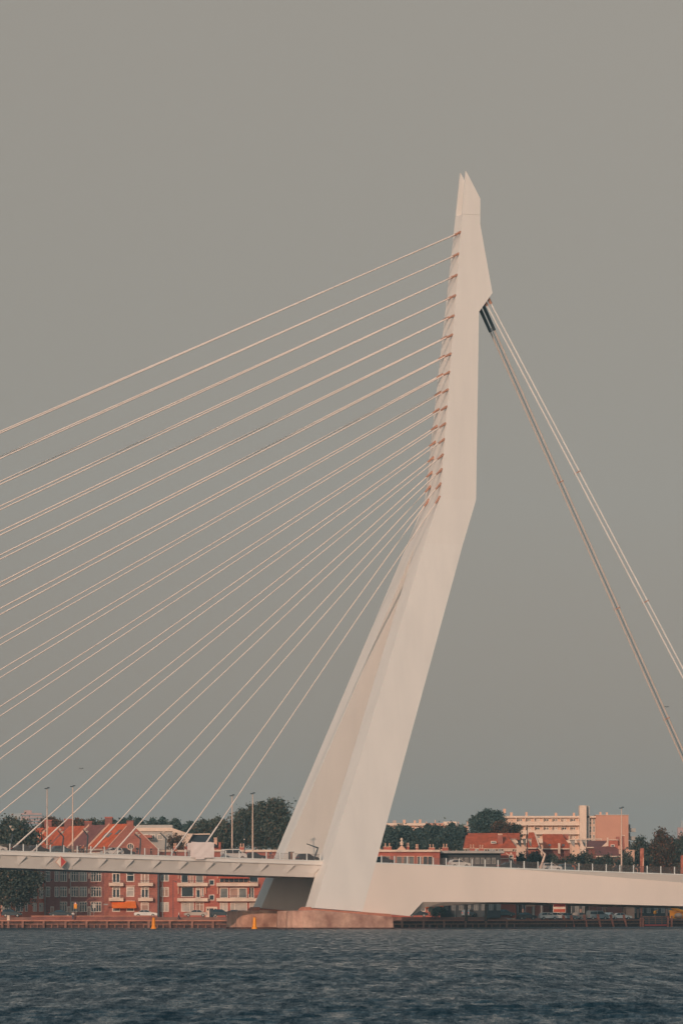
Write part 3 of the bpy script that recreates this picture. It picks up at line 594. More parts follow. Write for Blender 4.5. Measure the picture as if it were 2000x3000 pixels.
# terrace of tiled houses running back behind the gable
rv = Vector((-4.55, 6.2, 0)); base_ = [(318, 2481), (381.5, 2414), (461, 2487)]
tl = ['two roof windows beside the gable', 'dull brown tiles between two chimneys', 'stepped white parapets', 'white verge and tall chimney', 'dark skylight half behind the tree']
for k, (m, lab) in enumerate(zip(['tile_orange', 'tile_brown', 'tile_red', 'tile_red', 'tile_red'], tl)):
    s0 = rv * (k * 0.98) + (Vector((0, .5, 0)) if k == 0 else Vector()); s1 = rv * ((k + 1) * 0.98 - .02); dz = -0.10 * k
    r = thing('terrace_house', ('orange' if k == 0 else 'brown' if k == 1 else 'red') + ' roofed terrace house with ' + lab, 'terrace house', Vector((gx(350), 1112, 2.1)) + s0, 'tiled terrace houses behind the deck')
    pr = [Vector((gx(x), 1110, gz(y) + dz)) for x, y in base_]
    pr[0] = pr[0] + (pr[0] - pr[1]) * 0.10
    th = Vector((0, 0, -.22))
    rf = MB(); rf.prism([p + s0 for p in (pr[0], pr[1], pr[2], pr[2] + th, pr[1] + th * 1.5, pr[0] + th)], [p + s1 for p in (pr[0], pr[1], pr[2], pr[2] + th, pr[1] + th * 1.5, pr[0] + th)])
    ro_ = rf.build('roof', m, r)
    w0 = [Vector((gx(321), 1110, 2.1)), Vector((gx(321), 1110, gz(2481) + dz - .3)), Vector((gx(381.5), 1110, gz(2414) + dz - .5)), Vector((gx(456), 1110, gz(2487) + dz - .3)), Vector((gx(456), 1110, 2.1))]
    MB().prism([p + s0 for p in w0], [p + s1 for p in w0]).build('wall', ['brick_brown', 'cream_pink', 'cream', 'brick_red', 'brick_red'][k], r)
    e0 = pr[0] + s0; e1 = pr[0] + s1; off = Vector((-.25, -.1, -.15))
    MB().tube(e0 + off, e1 + off, .16, .16, 6).build('gutter', 'cream', r)
    if k:   # verge parapet along the slope nearest the gable
        up = Vector((0, 0, .32)); dd = rv.normalized() * .35
        MB().prism([pr[0] + s0 + Vector((0, 0, -.1)), pr[1] + s0, pr[1] + s0 + up, pr[0] + s0 + up], [p + dd for p in (pr[0] + s0 + Vector((0, 0, -.1)), pr[1] + s0, pr[1] + s0 + up, pr[0] + s0 + up)]).build('verge', 'cream_pink' if k != 3 else 'brick_dark', r)
        cpos = pr[1] + s0 + Vector((-.2, .6, -.6))
        cm = MB().box(cpos.x - .75, cpos.x + .75, cpos.y - .5, cpos.y + .7, cpos.z, cpos.z + (2.0 if k != 2 else 1.3)).build('chimney', 'brick_dark', r)
        MB().box(cpos.x - .83, cpos.x + .83, cpos.y - .58, cpos.y + .78, cpos.z + (2.0 if k != 2 else 1.3) + .002, cpos.z + (2.2 if k != 2 else 1.5)).build('chimney_cap', 'brick_red', cm)
    nw = (pr[1] - pr[0]).cross(rv).normalized(); nw = nw if nw.z > 0 else -nw
    for fs, fr in ([(.55, .30), (.55, .50), (.66, .80)] if k == 0 else [(.6, .55)] if k == 4 else []):
        c0 = pr[0].lerp(pr[1], fs) + s0.lerp(s1, 1 - fr); du = (pr[1] - pr[0]).normalized() * .62; dv = rv.normalized() * .42
        MB().prism([c0 - du - dv + nw * .02, c0 + du - dv + nw * .02, c0 + du + dv + nw * .02, c0 - du + dv + nw * .02], [c0 - du - dv + nw * .1, c0 + du - dv + nw * .1, c0 + du + dv + nw * .1, c0 - du + dv + nw * .1]).build('roof_window', 'glass_grey', ro_)
    for q in range(2):   # dormer front under the eave
        c0 = pr[0] + s0.lerp(s1, .3 + .4 * q) + Vector((-.05, -.35, -1.35))
        MB().box(c0.x - .75, c0.x + .75, c0.y - .05, c0.y + .3, c0.z - .7, c0.z + .7).build('window', 'white_paint', r)

# cream hall and slate roof beyond the gable
h = Fac('flat_hall', 'long cream fronted hall with grey flat roof behind the gable', 'building', 1165, 455)
h.part('wall', 'grey_paint', 398, 2436.5, 505, 2692, 0, 9); h.part('fascia', 'cream', 396, 2426, 505.4, 2436.2, -.35, 9.2); h.part('roof', 'grey_paint', 399, 2417.5, 505, 2425.8, 1.0, 9)
for x in (420, 440, 462): h.win(x, 2445, x + 14, 2462, 2, 0, 'glass_grey')
h.part('roof_terrace', 'brick_brown', 424, 2448, 446, 2456, -3, -.5)
sl = Fac('slate_roofed_house', 'cream gabled house with steep dark slate roof behind the white wrapped box', 'house', 1150, 580)
yz = lambda pts, Y: [Vector((X(x, Y), Y, Z(y, Y))) for x, y in pts]
MB().prism(yz([(505.6, 2427), (553, 2443), (566, 2443), (545, 2478), (530, 2500), (505.6, 2500)], 1150), yz([(505.6, 2427), (553, 2443), (566, 2443), (545, 2478), (530, 2500), (505.6, 2500)], 1158)).build('gable_wall', 'cream', sl.o)
q0 = [P(566, 2447, 1153), P(614, 2446, 1153), P(636, 2480, 1148), P(546, 2480, 1148)]
MB().prism(q0, [p + Vector((0, 5, -.3)) for p in q0]).build('roof', 'slate', sl.o)
MB().prism([P(565, 2443.2, 1152.6), P(615, 2442.6, 1152.6), P(615, 2445.8, 1152.6), P(565, 2446.8, 1152.6)], [P(565, 2443.2, 1153.6), P(615, 2442.6, 1153.6), P(615, 2445.8, 1153.6), P(565, 2446.8, 1153.6)]).build('ridge', 'cream', sl.o)
sl.part('wall', 'brick_red', 540, 2480.5, 640, 2692, -.5, 8)
ch = sl.part('chimney', 'cream_pink', 627, 2457, 636, 2478, -1, .5); sl.part('chimney_cap', 'cream', 626, 2455, 637, 2457, -1.1, .6, ch)
sl.part('chimney', 'brick_red', 643, 2470, 649, 2496, -8, -7)

# red roofed corner house
e = Fac('corner_house', 'red tiled corner house with cream bracket cornice and skylight behind the railing', 'house', 1130, 1435)
e.part('wall', 'brick_red', 1360, 2494, 1511, 2690, 0, 9)
e.part('cornice', 'cream', 1356, 2486, 1515, 2489.2, -.9, .3)
for i in range(19): e.part('bracket', 'cream', 1360 + i * 8.1, 2489.4, 1362.4 + i * 8.1, 2493.8, -.6, -.005)
e.part('frieze', 'cream', 1358, 2493.9, 1512, 2495.6, -.2, -.005); e.part('band', 'cream', 1465, 2515, 1511.5, 2517.5, -.08, -.005)
rt = [P(1358, 2486, 1129), P(1514, 2486, 1129), P(1484, 2447, 1134), P(1366, 2447.5, 1134)]
MB().prism(rt, [p + Vector((0, 8, 0)) for p in rt]).build('roof', 'tile_red', e.o)
tt = [P(1374, 2462, 1135.5), P(1522, 2462, 1135.5), P(1522, 2441.5, 1139), P(1370, 2441.5, 1139)]
MB().prism(tt, [p + Vector((0, 3, 0)) for p in tt]).build('roof', 'tile_red', e.o)
ch = e.part('chimney', 'brick_brown', 1457.5, 2447, 1472.5, 2482, .6, 2.2)
for i in range(4): e.part('chimney_pot', 'cream', 1459 + i * 3.4, 2443, 1461 + i * 3.4, 2446.9, 1.0, 1.4, ch)
e.part('chimney_base', 'cream', 1455, 2482.2, 1475, 2484.5, -.2, 2, ch)
e.win(1437, 2465, 1453, 2472, 1, 0, 'glass_grey', w=1.6, name='roof_window')
e.win(1490, 2505, 1503, 2530, 1, .35, 'glass_dark', w=2.2); e.part('keystone', 'cream', 1494, 2498.5, 1499, 2503.5, -.12, -.005)
MB().prism([P(1480, 2500, 1129.9), P(1483, 2499, 1129.9), P(1490, 2505, 1129.9), P(1487, 2506, 1129.9)], [P(1480, 2500, 1130.0), P(1483, 2499, 1130.0), P(1490, 2505, 1130.0), P(1487, 2506, 1130.0)]).build('arch_stone', 'cream', e.o)
# dormers row along the side street
def dormer(px0, px1, y0, y1, Y, m, label):
    d = thing('roof_dormer', label, 'dormer', P((px0 + px1) / 2, y1, Y), 'roof dormers above the side street')
    q = [(px0, y0), (px1, y0), (px1, y1), (px0 + (px1 - px0) * .55, y1 - (y1 - y0) * .25)]
    MB().prism(yz(q, Y), yz(q, Y + 3.2)).build('cheek', m, d)
    MB().prism(yz([(px0 - 1, y0 - 2), (px1 + 1.5, y0 - 2), (px1 + 1.5, y0 - .1), (px0 - 1, y0 - .1)], Y - .15), yz([(px0 - 1, y0 - 2), (px1 + 1.5, y0 - 2), (px1 + 1.5, y0 - .1), (px0 - 1, y0 - .1)], Y + 3.3)).build('dormer_roof', 'grey_paint', d)
for q in [(1483, 1511, 2460, 2484, 1134, 'cream', 'wide cream dormer on the slope of the corner house'), (1513, 1526, 2460, 2484, 1141, 'grey_paint', 'grey dormer between two cream dormers beside the corner house'),
          (1529, 1540, 2460, 2483, 1144, 'cream', 'cream dormer just before the dark pole'), (1546, 1556, 2460, 2483, 1147, 'cream', 'cream dormer just past the dark pole'),
          (1668, 1683, 2463, 2483, 1172, 'grey_paint', 'grey dormer against the red hipped roof'), (1688, 1699, 2463, 2484, 1175, 'cream_pink', 'salmon dormer between two grey dormers'), (1703, 1715, 2463, 2484, 1178, 'grey_paint', 'grey dormer under the white roof edge')]: dormer(*q)
# hipped red roofs
def hip(label, wall, tile, Y, ridge, eave, ybase=2692, dd=5, extra=None):
    r = thing('tiled_house', label, 'house', P((eave[0] + eave[2]) / 2, 2688, Y))
    (rx0, ry, rx1), (ex0, ey, ex1) = ridge, (eave[0], eave[1], eave[2])
    MB().prism([P(ex0, ey, Y), P(ex1, ey, Y), P(rx1, ry, Y + dd), P(rx0, ry, Y + dd)], [P(ex0, ey, Y + dd * 2), P(ex1, ey, Y + dd * 2), P(rx1, ry, Y + dd + .2), P(rx0, ry, Y + dd + .2)]).build('roof', tile, r)
    MB().box(X(ex0 + 3, Y), X(ex1 - 3, Y), Y + .6, Y + dd * 1.8, 1.5, Z(ey + .2, Y) - .02).build('wall', wall, r)
    MB().box(X(ex0, Y), X(ex1, Y), Y - .2, Y + .1, Z(ey + 3.5, Y), Z(ey + .3, Y)).build('gutter', 'cream', r)
    return r
r1 = hip('big red hipped roof house with two small roof windows and cream chimney', 'brick_dark', 'tile_red', 1165, (1588, 2444.5, 1646), (1590, 2486, 1673))
for x in (1606, 1646): MB().prism([P(x, 2479, 1165.6), P(x + 7, 2479, 1165.6), P(x + 7, 2474, 1166.4), P(x, 2474, 1166.4)], [P(x, 2479, 1166.2), P(x + 7, 2479, 1166.2), P(x + 7, 2474, 1167.0), P(x, 2474, 1167.0)]).build('roof_window', 'glass_grey', r1)
MB().box(X(1634, 1164), X(1640, 1164), 1163.4, 1164.2, Z(2502, 1164), Z(2471, 1164)).build('chimney', 'cream', r1); MB().box(X(1668, 1164), X(1673.5, 1164), 1163.2, 1164.2, Z(2500, 1164), Z(2473, 1164)).build('chimney', 'cream_pink', r1)
MB().box(X(1650, 1172), X(1664, 1172), 1171, 1173, Z(2462, 1172), Z(2445, 1172)).build('chimney', 'brick_brown', r1)
r2 = hip('small brown red roofed house with white diagonal verge beside the dark pole', 'brick_brown', 'tile_red', 1155, (1548, 2441, 1566), (1540, 2484, 1586))
MB().prism([P(1564, 2440, 1158), P(1567.5, 2440, 1158), P(1582, 2484, 1154), P(1578, 2484, 1154)], [P(1564, 2440, 1158.5), P(1567.5, 2440, 1158.5), P(1582, 2484, 1154.5), P(1578, 2484, 1154.5)]).build('verge', 'cream', r2)
MB().box(X(1549, 1160), X(1563, 1160), 1160, 1161.5, Z(2450, 1160), Z(2439, 1160)).build('chimney', 'brick_brown', r2)
r3 = hip('brown roofed house with low wide roof below the pink gable wall', 'brick_dark', 'tile_brown', 1195, (1738, 2481, 1800), (1745, 2508, 1835))
r4 = hip('brown roof with flat white parapet between the dormers and the arched brick gable', 'brick_dark', 'tile_brown', 1200, (1722, 2464, 1775), (1718, 2482, 1772))
MB().box(X(1696, 1206), X(1762, 1206), 1206, 1210, Z(2461, 1206), Z(2457.5, 1206)).build('parapet', 'cream', r4)
r5 = Fac('brick_gable_house', 'red brick gable with white arched window and stone stepped edge', 'house', 1200, 1795)
r5.part('wall', 'brick_orange', 1780, 2463, 1810, 2692, 0, 7); MB().prism(yz([(1762, 2481), (1777, 2468), (1777, 2455), (1781.5, 2455), (1781.5, 2480)], 1199.8), yz([(1762, 2481), (1777, 2468), (1777, 2455), (1781.5, 2455), (1781.5, 2480)], 1200.3)).build('stone_edge', 'cream', r5.o)
r5.part('coping', 'cream', 1780, 2460.5, 1811, 2462.8, -.2, 7); r5.win(1788, 2475, 1800, 2483, 1, 0, 'glass_dark', w=2)
ch = r5.part('chimney', 'brick_brown', 1805.5, 2452, 1815, 2478, 1, 3)
r6 = Fac('tall_chimney_house', 'narrow house with tall brown chimney stack beside the lamp mast', 'house', 1196, 1825)
r6.part('wall', 'brick_brown', 1822, 2470, 1829, 2692, 0, 2); r6.part('chimney', 'brick_brown', 1823, 2450, 1828, 2469.8, 0, 2); r6.part('chimney_cap', 'cream', 1821.5, 2447.5, 1829.5, 2449.8, -.2, 2.2)
r7 = Fac('low_white_house', 'low house with pale stepped wall behind the lamp mast and bushes', 'house', 1196, 1840)
r7.part('wall', 'cream_pink', 1812, 2491, 1858, 2692, 0, 5)

# white apartment block with stair tower
f = Fac('apartment_block', 'pale flat roofed apartment block with stair tower and pink end wall above the tiled roofs', 'building', 1290, 1660)
f.part('wall', 'pale_brick', 1470, 2397, 1744, 2700, 0, 12)
f.part('roof_edge', 'cream', 1466, 2391.5, 1744, 2396.8, -.8, 12.3)
f.part('end_wall', 'pink_wall', 1744.3, 2389.5, 1839.5, 2700, -1.0, 14); f.part('coping', 'cream', 1744, 2388, 1840, 2389.3, -1.2, 14.2)
for y0, y1 in ((2408, 2419.5), (2433, 2445.5), (2459, 2471)): f.part('gallery', 'cream', 1508, y0, 1695.6, y1, -1.3, -.005)
tw = f.part('stair_tower', 'cream', 1695.8, 2361, 1716, 2700, -2.2, 3.0); f.part('tower_side', 'grey_paint', 1716.2, 2362, 1726, 2700, -.8, 2.8, tw)  # grey side has the tower's shade put into its colour
i = 0
for y0, y1 in ((2399.5, 2407), (2424, 2432.5), (2449, 2457.5)):
    for x in range(1516, 1690, 26): f.win(x, y0, x + 13, y1, 2, 0, ['glass_dark', 'glass_grey', 'blind_pale'][i % 3], w=1.3); i += 1
    for x in range(1512, 1695, 26): f.part('gallery_divider', 'cream', x - 1, y0 - 1.5, x + 1, y1 + .5, -.9, -.005)
for y in (2398, 2421, 2446): f.win(1723.5, y, 1732, y + 19, 2, .5, 'glass_dark', w=1.1); f.win(1736, y, 1742, y + 18, 1, .5, 'glass_grey', w=1.1)
for x0, x1, y0 in [(1540, 1546, 2379), (1626, 1633, 2381.5), (1679, 1685, 2381.5), (1757, 1763, 2379), (1776, 1782, 2380), (1495, 1502, 2380)]:
    f.part('roof_vent', 'cream_pink', x0, y0, x1, 2391.3 if x0 < 1700 else 2387.8, 3, 4)
f.part('rooftop_tank', 'cream_pink', 1475, 2369, 1483, 2382, 5, 5.8)
f.part('rooftop_mast', 'grey_paint', 1478.5, 2382.1, 1479.5, 2391.3, 5.3, 5.5)
for y0 in (2424, 2448, 2473): f.part('side_balcony', 'grey_paint', 1840, y0 + 3, 1862, y0 + 14, 1, 4); f.part('side_window', 'glass_grey', 1840.2, y0 - 8, 1846, y0 + 2.8, .5, 4)
# far flat block left of it
ff = Fac('far_flats', 'distant cream flats with rooftop vents behind the treeline', 'building', 1420, 1250)
ff.part('wall', 'cream_pink', 1090, 2420, 1372, 2700, 0, 12); ff.part('roof_edge', 'cream', 1088, 2412.5, 1246, 2419.8, -.8, 12); ff.part('roof_edge', 'pink_wall', 1246.2, 2412.5, 1298, 2419.8, -.4, 12)
ff.part('penthouse', 'cream', 1298.3, 2408, 1336.5, 2419.9, -1, 8); ff.part('roof_edge', 'grey_paint', 1337, 2417, 1372, 2421, -.5, 12)
for x in range(1112, 1366, 15): ff.win(x, 2424, x + 8, 2436, 2, 0, 'glass_dark' if x % 2 else 'glass_grey', w=1.3)
for x0, x1, y in [(1151.5, 1154, 2404), (1157, 1159.5, 2404), (1180, 1188, 2402), (1212, 1218, 2404), (1227, 1234, 2401), (1247.5, 1250, 2407), (1273.5, 1276, 2403), (1341, 1344, 2408), (1368, 1371, 2407)]:
    ff.part('roof_vent', 'cream_pink', x0, y, x1, 2412.3 if x0 < 1300 else 2416.8, 2, 3)

# far hazy blocks
def tower(label, px0, px1, ytop, Y, bands, m='pink_wall'):
    t = Fac('far_tower', label, 'tower block', Y, (px0 + px1) / 2, 1.5)
    t.part('wall', m, px0, ytop, px1, 2700, 0, 18)
    for (a0, b0, y0, y1) in bands: t.part('window_band', 'glass_grey', a0, y0, b0, y1, -.3, -.01)
    return t
t = tower('faint pink office block far off behind the first lamp mast', 62, 122.5, 2383, 7600, [(62.5, 122, 2388, 2392), (84, 122, 2396.5, 2401), (62.5, 122, 2405.5, 2409.5), (62.5, 122, 2414, 2436)])
t.part('wing', 'grey_paint', 24, 2384, 61.8, 2700, 4, 20); t.part('plant_room', 'pink_wall', 70, 2375, 92, 2382.8, 4, 14)
tower('faint grey pink tower far off above the big roadside tree', 1985, 2040, 2425, 7600, [(1992, 1996, 2434, 2440)]).part('upper_storey', 'grey_paint', 1994, 2405, 2040, 2424.8, 3, 16)
# shaded quayside row seen under the anchor girder
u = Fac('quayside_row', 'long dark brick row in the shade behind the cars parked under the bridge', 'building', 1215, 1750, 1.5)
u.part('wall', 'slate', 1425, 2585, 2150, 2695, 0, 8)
for x in range(1432, 2140, 21): u.win(x, 2650, x + 11, 2676, 2, .3, ['glass_dark', 'glass_grey', 'blind_tan'][x % 3], frame='grey_paint', w=1.3)
for x in range(1445, 2140, 84): u.part('door', 'blind_tan', x, 2664, x + 6, 2690, -.1, -.004)

# ------------------------------------------------------------------ trees
def leaf_cloud(lobes, n, size, clump=26, flat=0.75):
    w = np.array([a[3] * a[4] * a[5] for a in lobes]) ** (2 / 3); w = w / w.sum(); out = []
    nc = max(6, n // clump)
    for _ in range(nc):
        cx, cy, cz, rx, ry, rz = lobes[rng.choice(len(lobes), p=w)]
        d = rng.normal(size=3); d /= np.linalg.norm(d); rr = 0.55 + 0.5 * rng.random() ** 0.6
        c = np.array([cx + d[0] * rx * rr, cy + d[1] * ry * rr, cz + d[2] * rz * rr])
        sg_ = 0.16 * (rx + rz) * (0.55 + 0.8 * rng.random())
        out.append(c + rng.normal(size=(clump, 3)) * [sg_, sg_, sg_ * flat])
    return np.concatenate(out)
def leaf_mesh(name, pts, size, m):
    n = len(pts); a = rng.normal(size=(n, 3)); a /= np.linalg.norm(a, axis=1)[:, None]
    b_ = rng.normal(size=(n, 3)); b_ -= (b_ * a).sum(1)[:, None] * a; b_ /= np.linalg.norm(b_, axis=1)[:, None]
    s_ = size * (0.6 + 0.8 * rng.random(n))[:, None]; a = a * s_; b_ = b_ * s_ * 0.6
    v = np.stack([pts - a, pts - b_ * .9, pts + a, pts + b_ * .9], 1).reshape(-1, 3)
    return np_mesh(name, v, np.arange(4 * n).reshape(n, 4), m)
def tree(name, label, px0, px1, ytop, ycrown, Y, m='leaf_dark', n=2600, size=0.30, group=None, base=1.6, nl=9, depth=None, cone=False, trunk=True, extra=()):
    cx = X((px0 + px1) / 2, Y); w = X(px1, Y) - X(px0, Y); zt, zb = Z(ytop, Y), Z(ycrown, Y); hh = zt - zb; depth = depth or w
    r = thing(name, label, 'tree', (cx, Y, base), group); lobes = []
    if cone:
        for i in range(nl):
            f = i / (nl - 1); lobes.append((cx, Y, zb + hh * (0.1 + .85 * f), w * .42 * (1 - f * .85) + .15, depth * .42 * (1 - f * .85) + .15, hh / nl * .8))
    else:
        lobes.append((cx, Y, zb + hh * .5, w * .34, depth * .34, hh * .36))
        for i in range(nl):
            an = 2 * math.pi * i / nl + random.random(); q = random.random()
            lobes.append((cx + math.cos(an) * w * .30, Y + math.sin(an) * depth * .30, zb + hh * (.22 + .55 * q), w * random.uniform(.14, .21), depth * .18, hh * random.uniform(.16, .24)))
        lobes.append((cx + random.uniform(-.1, .1) * w, Y, zt - hh * .2, w * .18, depth * .18, hh * .19))
    for ex, ey, er in extra: lobes.append((X(ex, Y), Y + random.uniform(-1, 1), Z(ey, Y), er, er, er * .9))
    if trunk:
        tr_ = 0.018 * (zt - base) + .08; tm = MB(); fork = zb + hh * .15
        tm.tube((cx, Y, base - .3), (cx + .1, Y, fork), tr_ * 1.3, tr_ * .8, 8)
        for i in range(5):
            lb = lobes[(i * 2 + 1) % len(lobes)]; tm.tube((cx + .1, Y, fork - .2), (lb[0], lb[1], lb[2]), tr_ * .55, tr_ * .15, 6)
        tm.build('trunk', 'bark', r, True)
    n = int(n * 1.9); size *= .68
    pts = leaf_cloud(lobes, n, size); co = bpy.data.objects.new('crown', leaf_mesh('crown', pts - np.array([cx, Y, base]), size, m)); COL.objects.link(co); co.parent = r
    return r
# quayside tree, darkening the terrace
tree('quayside_tree', 'huge overhanging quayside tree rising past the deck before the salmon brick house', -150, 112, 2408, 2672, 1091, 'leaf_dark', 42000, .40, base=2.1, nl=22, depth=14, extra=[(50, 2445, 2.4), (75, 2475, 2.4), (90, 2520, 2.2), (30, 2425, 2.0), (100, 2570, 1.8), (-60, 2420, 2.5)])
G1 = 'trees behind the tiled terrace'
for px0, px1, yt, m, lab in [(112, 198, 2398, 'leaf_rust', 'rusty crowned tree above the red terrace roofs'), (190, 262, 2398, 'leaf_rust', 'rusty tree between two terrace chimneys'), (236, 312, 2399, 'leaf_dark', 'dark rounded tree above the brown tiled roof'),
                             (296, 344, 2397, 'leaf_teal', 'slim dark tree beside the terrace chimney'), (334, 384, 2398, 'leaf_teal', 'feathery tree above the orange tiled roof'), (384, 430, 2400, 'leaf_teal', 'dark tree just past the gable chimney'),
                             (424, 470, 2397, 'leaf_teal', 'pointed tree above the grey hall roof'), (458, 502, 2396, 'leaf_teal', 'twin topped tree at the middle of the hall roof'), (494, 540, 2400, 'leaf_teal', 'bushy tree at the end of the hall roof'), (530, 580, 2408, 'leaf_teal', 'low tree above the cream gable wall')]:
    tree('background_tree', lab, px0, px1, yt, 2460, 1230, m, 2600, .38, G1, nl=7)
tree('spruce_tree', 'small dark spruce standing above the gable chimney', 372, 391, 2388, 2425, 1200, 'leaf_teal', 900, .26, nl=8, cone=True)
for px0, px1, yt, m, lab in [(566, 640, 2402, 'leaf_dark', 'rounded dark tree above the slate roof'), (612, 690, 2398, 'leaf_dark', 'broad tree behind the slate roof chimneys'), (672, 740, 2373, 'leaf_dark', 'tall tree behind the paired lamp masts'), (724, 800, 2352, 'leaf_dark', 'large dense tree rising toward the pylon'), (770, 860, 2338, 'leaf_dark', 'tallest dark tree partly hidden by the pylon leg')]:
    tree('avenue_tree', lab, px0, px1, yt, 2500, 1175, m, 7500, .40, 'dense trees beside the pylon', nl=11)
tree('garden_tree', 'small garden tree beside the cream gable wall', 486, 548, 2442, 2512, 1135, 'leaf_rust', 1300, .26)
for px0, px1, yt, lab in [(1105, 1165, 2420, 'dark tree hard against the pylon edge'), (1140, 1210, 2418, 'tree behind the white finial'), (1196, 1262, 2426, 'lower tree above the corniced roof'), (1236, 1310, 2414, 'tall tree at the middle of the treeline'), (1290, 1345, 2414, 'tree below the cream penthouse'), (1322, 1372, 2420, 'tree next to the red tiled corner roof')]:
    tree('avenue_tree', lab, px0, px1, yt, 2500, 1190, 'leaf_teal', 5000, .38, 'treeline behind the corniced roof', nl=9)
for dx, yt, lab in [(1374, 2388, 'outer dark pointed tree of the clump above the corner house'), (1396, 2374, 'tall pointed tree at the middle of the clump'), (1424, 2376, 'second pointed tree of the clump behind the red roof')]:
    tree('poplar_tree', lab, dx, dx + 58, yt, 2465, 1215, 'leaf_teal', 6000, .36, 'pointed trees above the corner house', nl=12)
tree('background_tree', 'brownish round tree beside the pointed clump', 1438, 1500, 2404, 2465, 1205, 'leaf_rust', 1900, .32)
tree('background_tree', 'small tree before the pale apartment block balconies', 1480, 1530, 2410, 2465, 1208, 'leaf_dark', 1300, .32)
G2 = 'street trees along the quay behind the anchor girder'
labs = ['street tree over the orange awnings', 'street tree before the dark clad wing', 'street tree by the white post sign', 'street tree behind the corner house window', 'street tree at the dark pole', 'street tree behind the tilted lamp post', 'street tree before the big red hipped roof',
        'street tree below the salmon dormer', 'street tree before the brown tiled roof', 'street tree beside the tall lamp mast']
for i, (px0, px1, yt, Y) in enumerate([(1330, 1400, 2545, 1098), (1395, 1450, 2542, 1100), (1440, 1500, 2528, 1112), (1500, 1545, 2502, 1128), (1530, 1592, 2498, 1138), (1578, 1648, 2505, 1146), (1632, 1700, 2503, 1150), (1684, 1750, 2494, 1152), (1736, 1808, 2506, 1154), (1794, 1860, 2498, 1156)]):
    if i > 1: Y = qY(X((px0 + px1) / 2, Y)) + 24; Y = qY(X((px0 + px1) / 2, Y)) + 24
    tree('street_tree', labs[i], px0, px1, yt, 2640, Y, 'leaf_dark', 6000, .36, G2, nl=9)
for px0, px1, yt, lab in [(1838, 1920, 2452, 'broad roadside tree behind the rusty red totem'), (1896, 1990, 2430, 'largest roadside tree with reddish top'), (1960, 2060, 2440, 'roadside tree cut by the picture edge')]:
    tree('roadside_tree', lab, px0, px1, yt, 2600, 1222, 'leaf_rust' if yt == 2430 else 'leaf_dark', 9500, .36, 'roadside trees at the bridge end', nl=12)
bu = tree('bush', 'low dark bush on the quay beside the anchor girder tip', 1252, 1312, 2655, 2690, 1098, 'leaf_teal', 1200, .24, base=2.1, nl=7, trunk=False); bu['category'] = 'bush'

# ------------------------------------------------------------------ vehicles
def car_mesh(kind):
    if kind == 'van': prof = [(-2.3, .35), (-2.32, 1.0), (-2.2, 1.85), (-1.9, 1.95), (.9, 1.95), (1.5, 1.35), (2.25, 1.05), (2.35, .75), (2.32, .35)]; gl = [[(-2.0, 1.2), (-1.95, 1.75), (-.5, 1.78), (-.5, 1.2)], [(-.35, 1.2), (-.35, 1.78), (.85, 1.78), (1.38, 1.2)]]
    elif kind == 'sedan': prof = [(-2.3, .35), (-2.35, .75), (-2.2, .95), (-1.5, 1.02), (-.9, 1.42), (.3, 1.45), (1.05, 1.0), (2.1, .85), (2.3, .65), (2.3, .35)]; gl = [[(-1.35, 1.03), (-.85, 1.36), (-.35, 1.38), (-.35, 1.03)], [(-.25, 1.03), (-.25, 1.38), (.28, 1.38), (.9, 1.02)]]
    else: prof = [(-2.0, .35), (-2.05, .85), (-1.85, 1.1), (-1.55, 1.48), (-.9, 1.56), (.15, 1.55), (.95, 1.05), (1.85, .88), (2.05, .65), (2.05, .35)]; gl = [[(-1.6, 1.08), (-1.4, 1.42), (-.4, 1.47), (-.4, 1.08)], [(-.3, 1.08), (-.3, 1.47), (.12, 1.46), (.78, 1.07)]]
    return prof, gl
def car(kind, paint, label, loc, ang, group):
    prof, gl = car_mesh(kind); r = thing('parked_car' if 'parked' in label else 'car', label, 'van' if kind == 'van' else 'car', loc, group); r.rotation_euler = (0, 0, ang); WL[r.name] = Vector((0, 0, 0))
    def wd(z): return .86 if z < 1.06 else .86 - (z - 1.06) * (.30 if kind != 'van' else .12)
    MB().loft([[(x, -wd(z) * .9, z) for x, z in prof], [(x * .985, -wd(z), z * 1.0) for x, z in prof], [(x * .985, wd(z), z) for x, z in prof], [(x, wd(z) * .9, z) for x, z in prof]]).build('body', paint, r)
    for sd in (-1, 1):
        for q in gl: MB().prism([(x, sd * (wd(z) + .012), z) for x, z in q], [(x, sd * (wd(z) - .05), z) for x, z in q]).build('side_window', 'glass_dark', r)
        for wx in (prof[0][0] + .82, prof[-1][0] - .85):
            w = MB().tube((wx, sd * .68, .33), (wx, sd * .89, .33), .33, .33, 14).build('wheel', 'rubber', r)
            MB().tube((wx, sd * .891, .33), (wx, sd * .91, .33), .2, .2, 10).build('rim', 'grey_paint', w)
        MB().box(prof[-1][0] - .12, prof[-1][0] + .01, sd * .62 - .14, sd * .62 + .14, .6, .74).build('headlight', 'lamp_clear', r)
        MB().box(prof[0][0] - .03, prof[0][0] + .1, sd * .66 - .1, sd * .66 + .1, .75, .95).build('tail_light', 'lamp_red', r)
    z0, z1 = (1.4, 1.88) if kind == 'van' else (1.08, 1.42)
    fx = {'van': (1.44, .98), 'sedan': (.98, .38), 'hatch': (.92, .25)}[kind]
    MB().prism([(fx[0] + .02, -.7, z0), (fx[0] + .02, .7, z0), (fx[1] + .02, .64, z1), (fx[1] + .02, -.64, z1)], [(fx[0] - .1, -.7, z0), (fx[0] - .1, .7, z0), (fx[1] - .1, .64, z1), (fx[1] - .1, -.64, z1)]).build('windscreen', 'glass_dark', r)
    return r
GB = 'vehicles crossing the bridge'
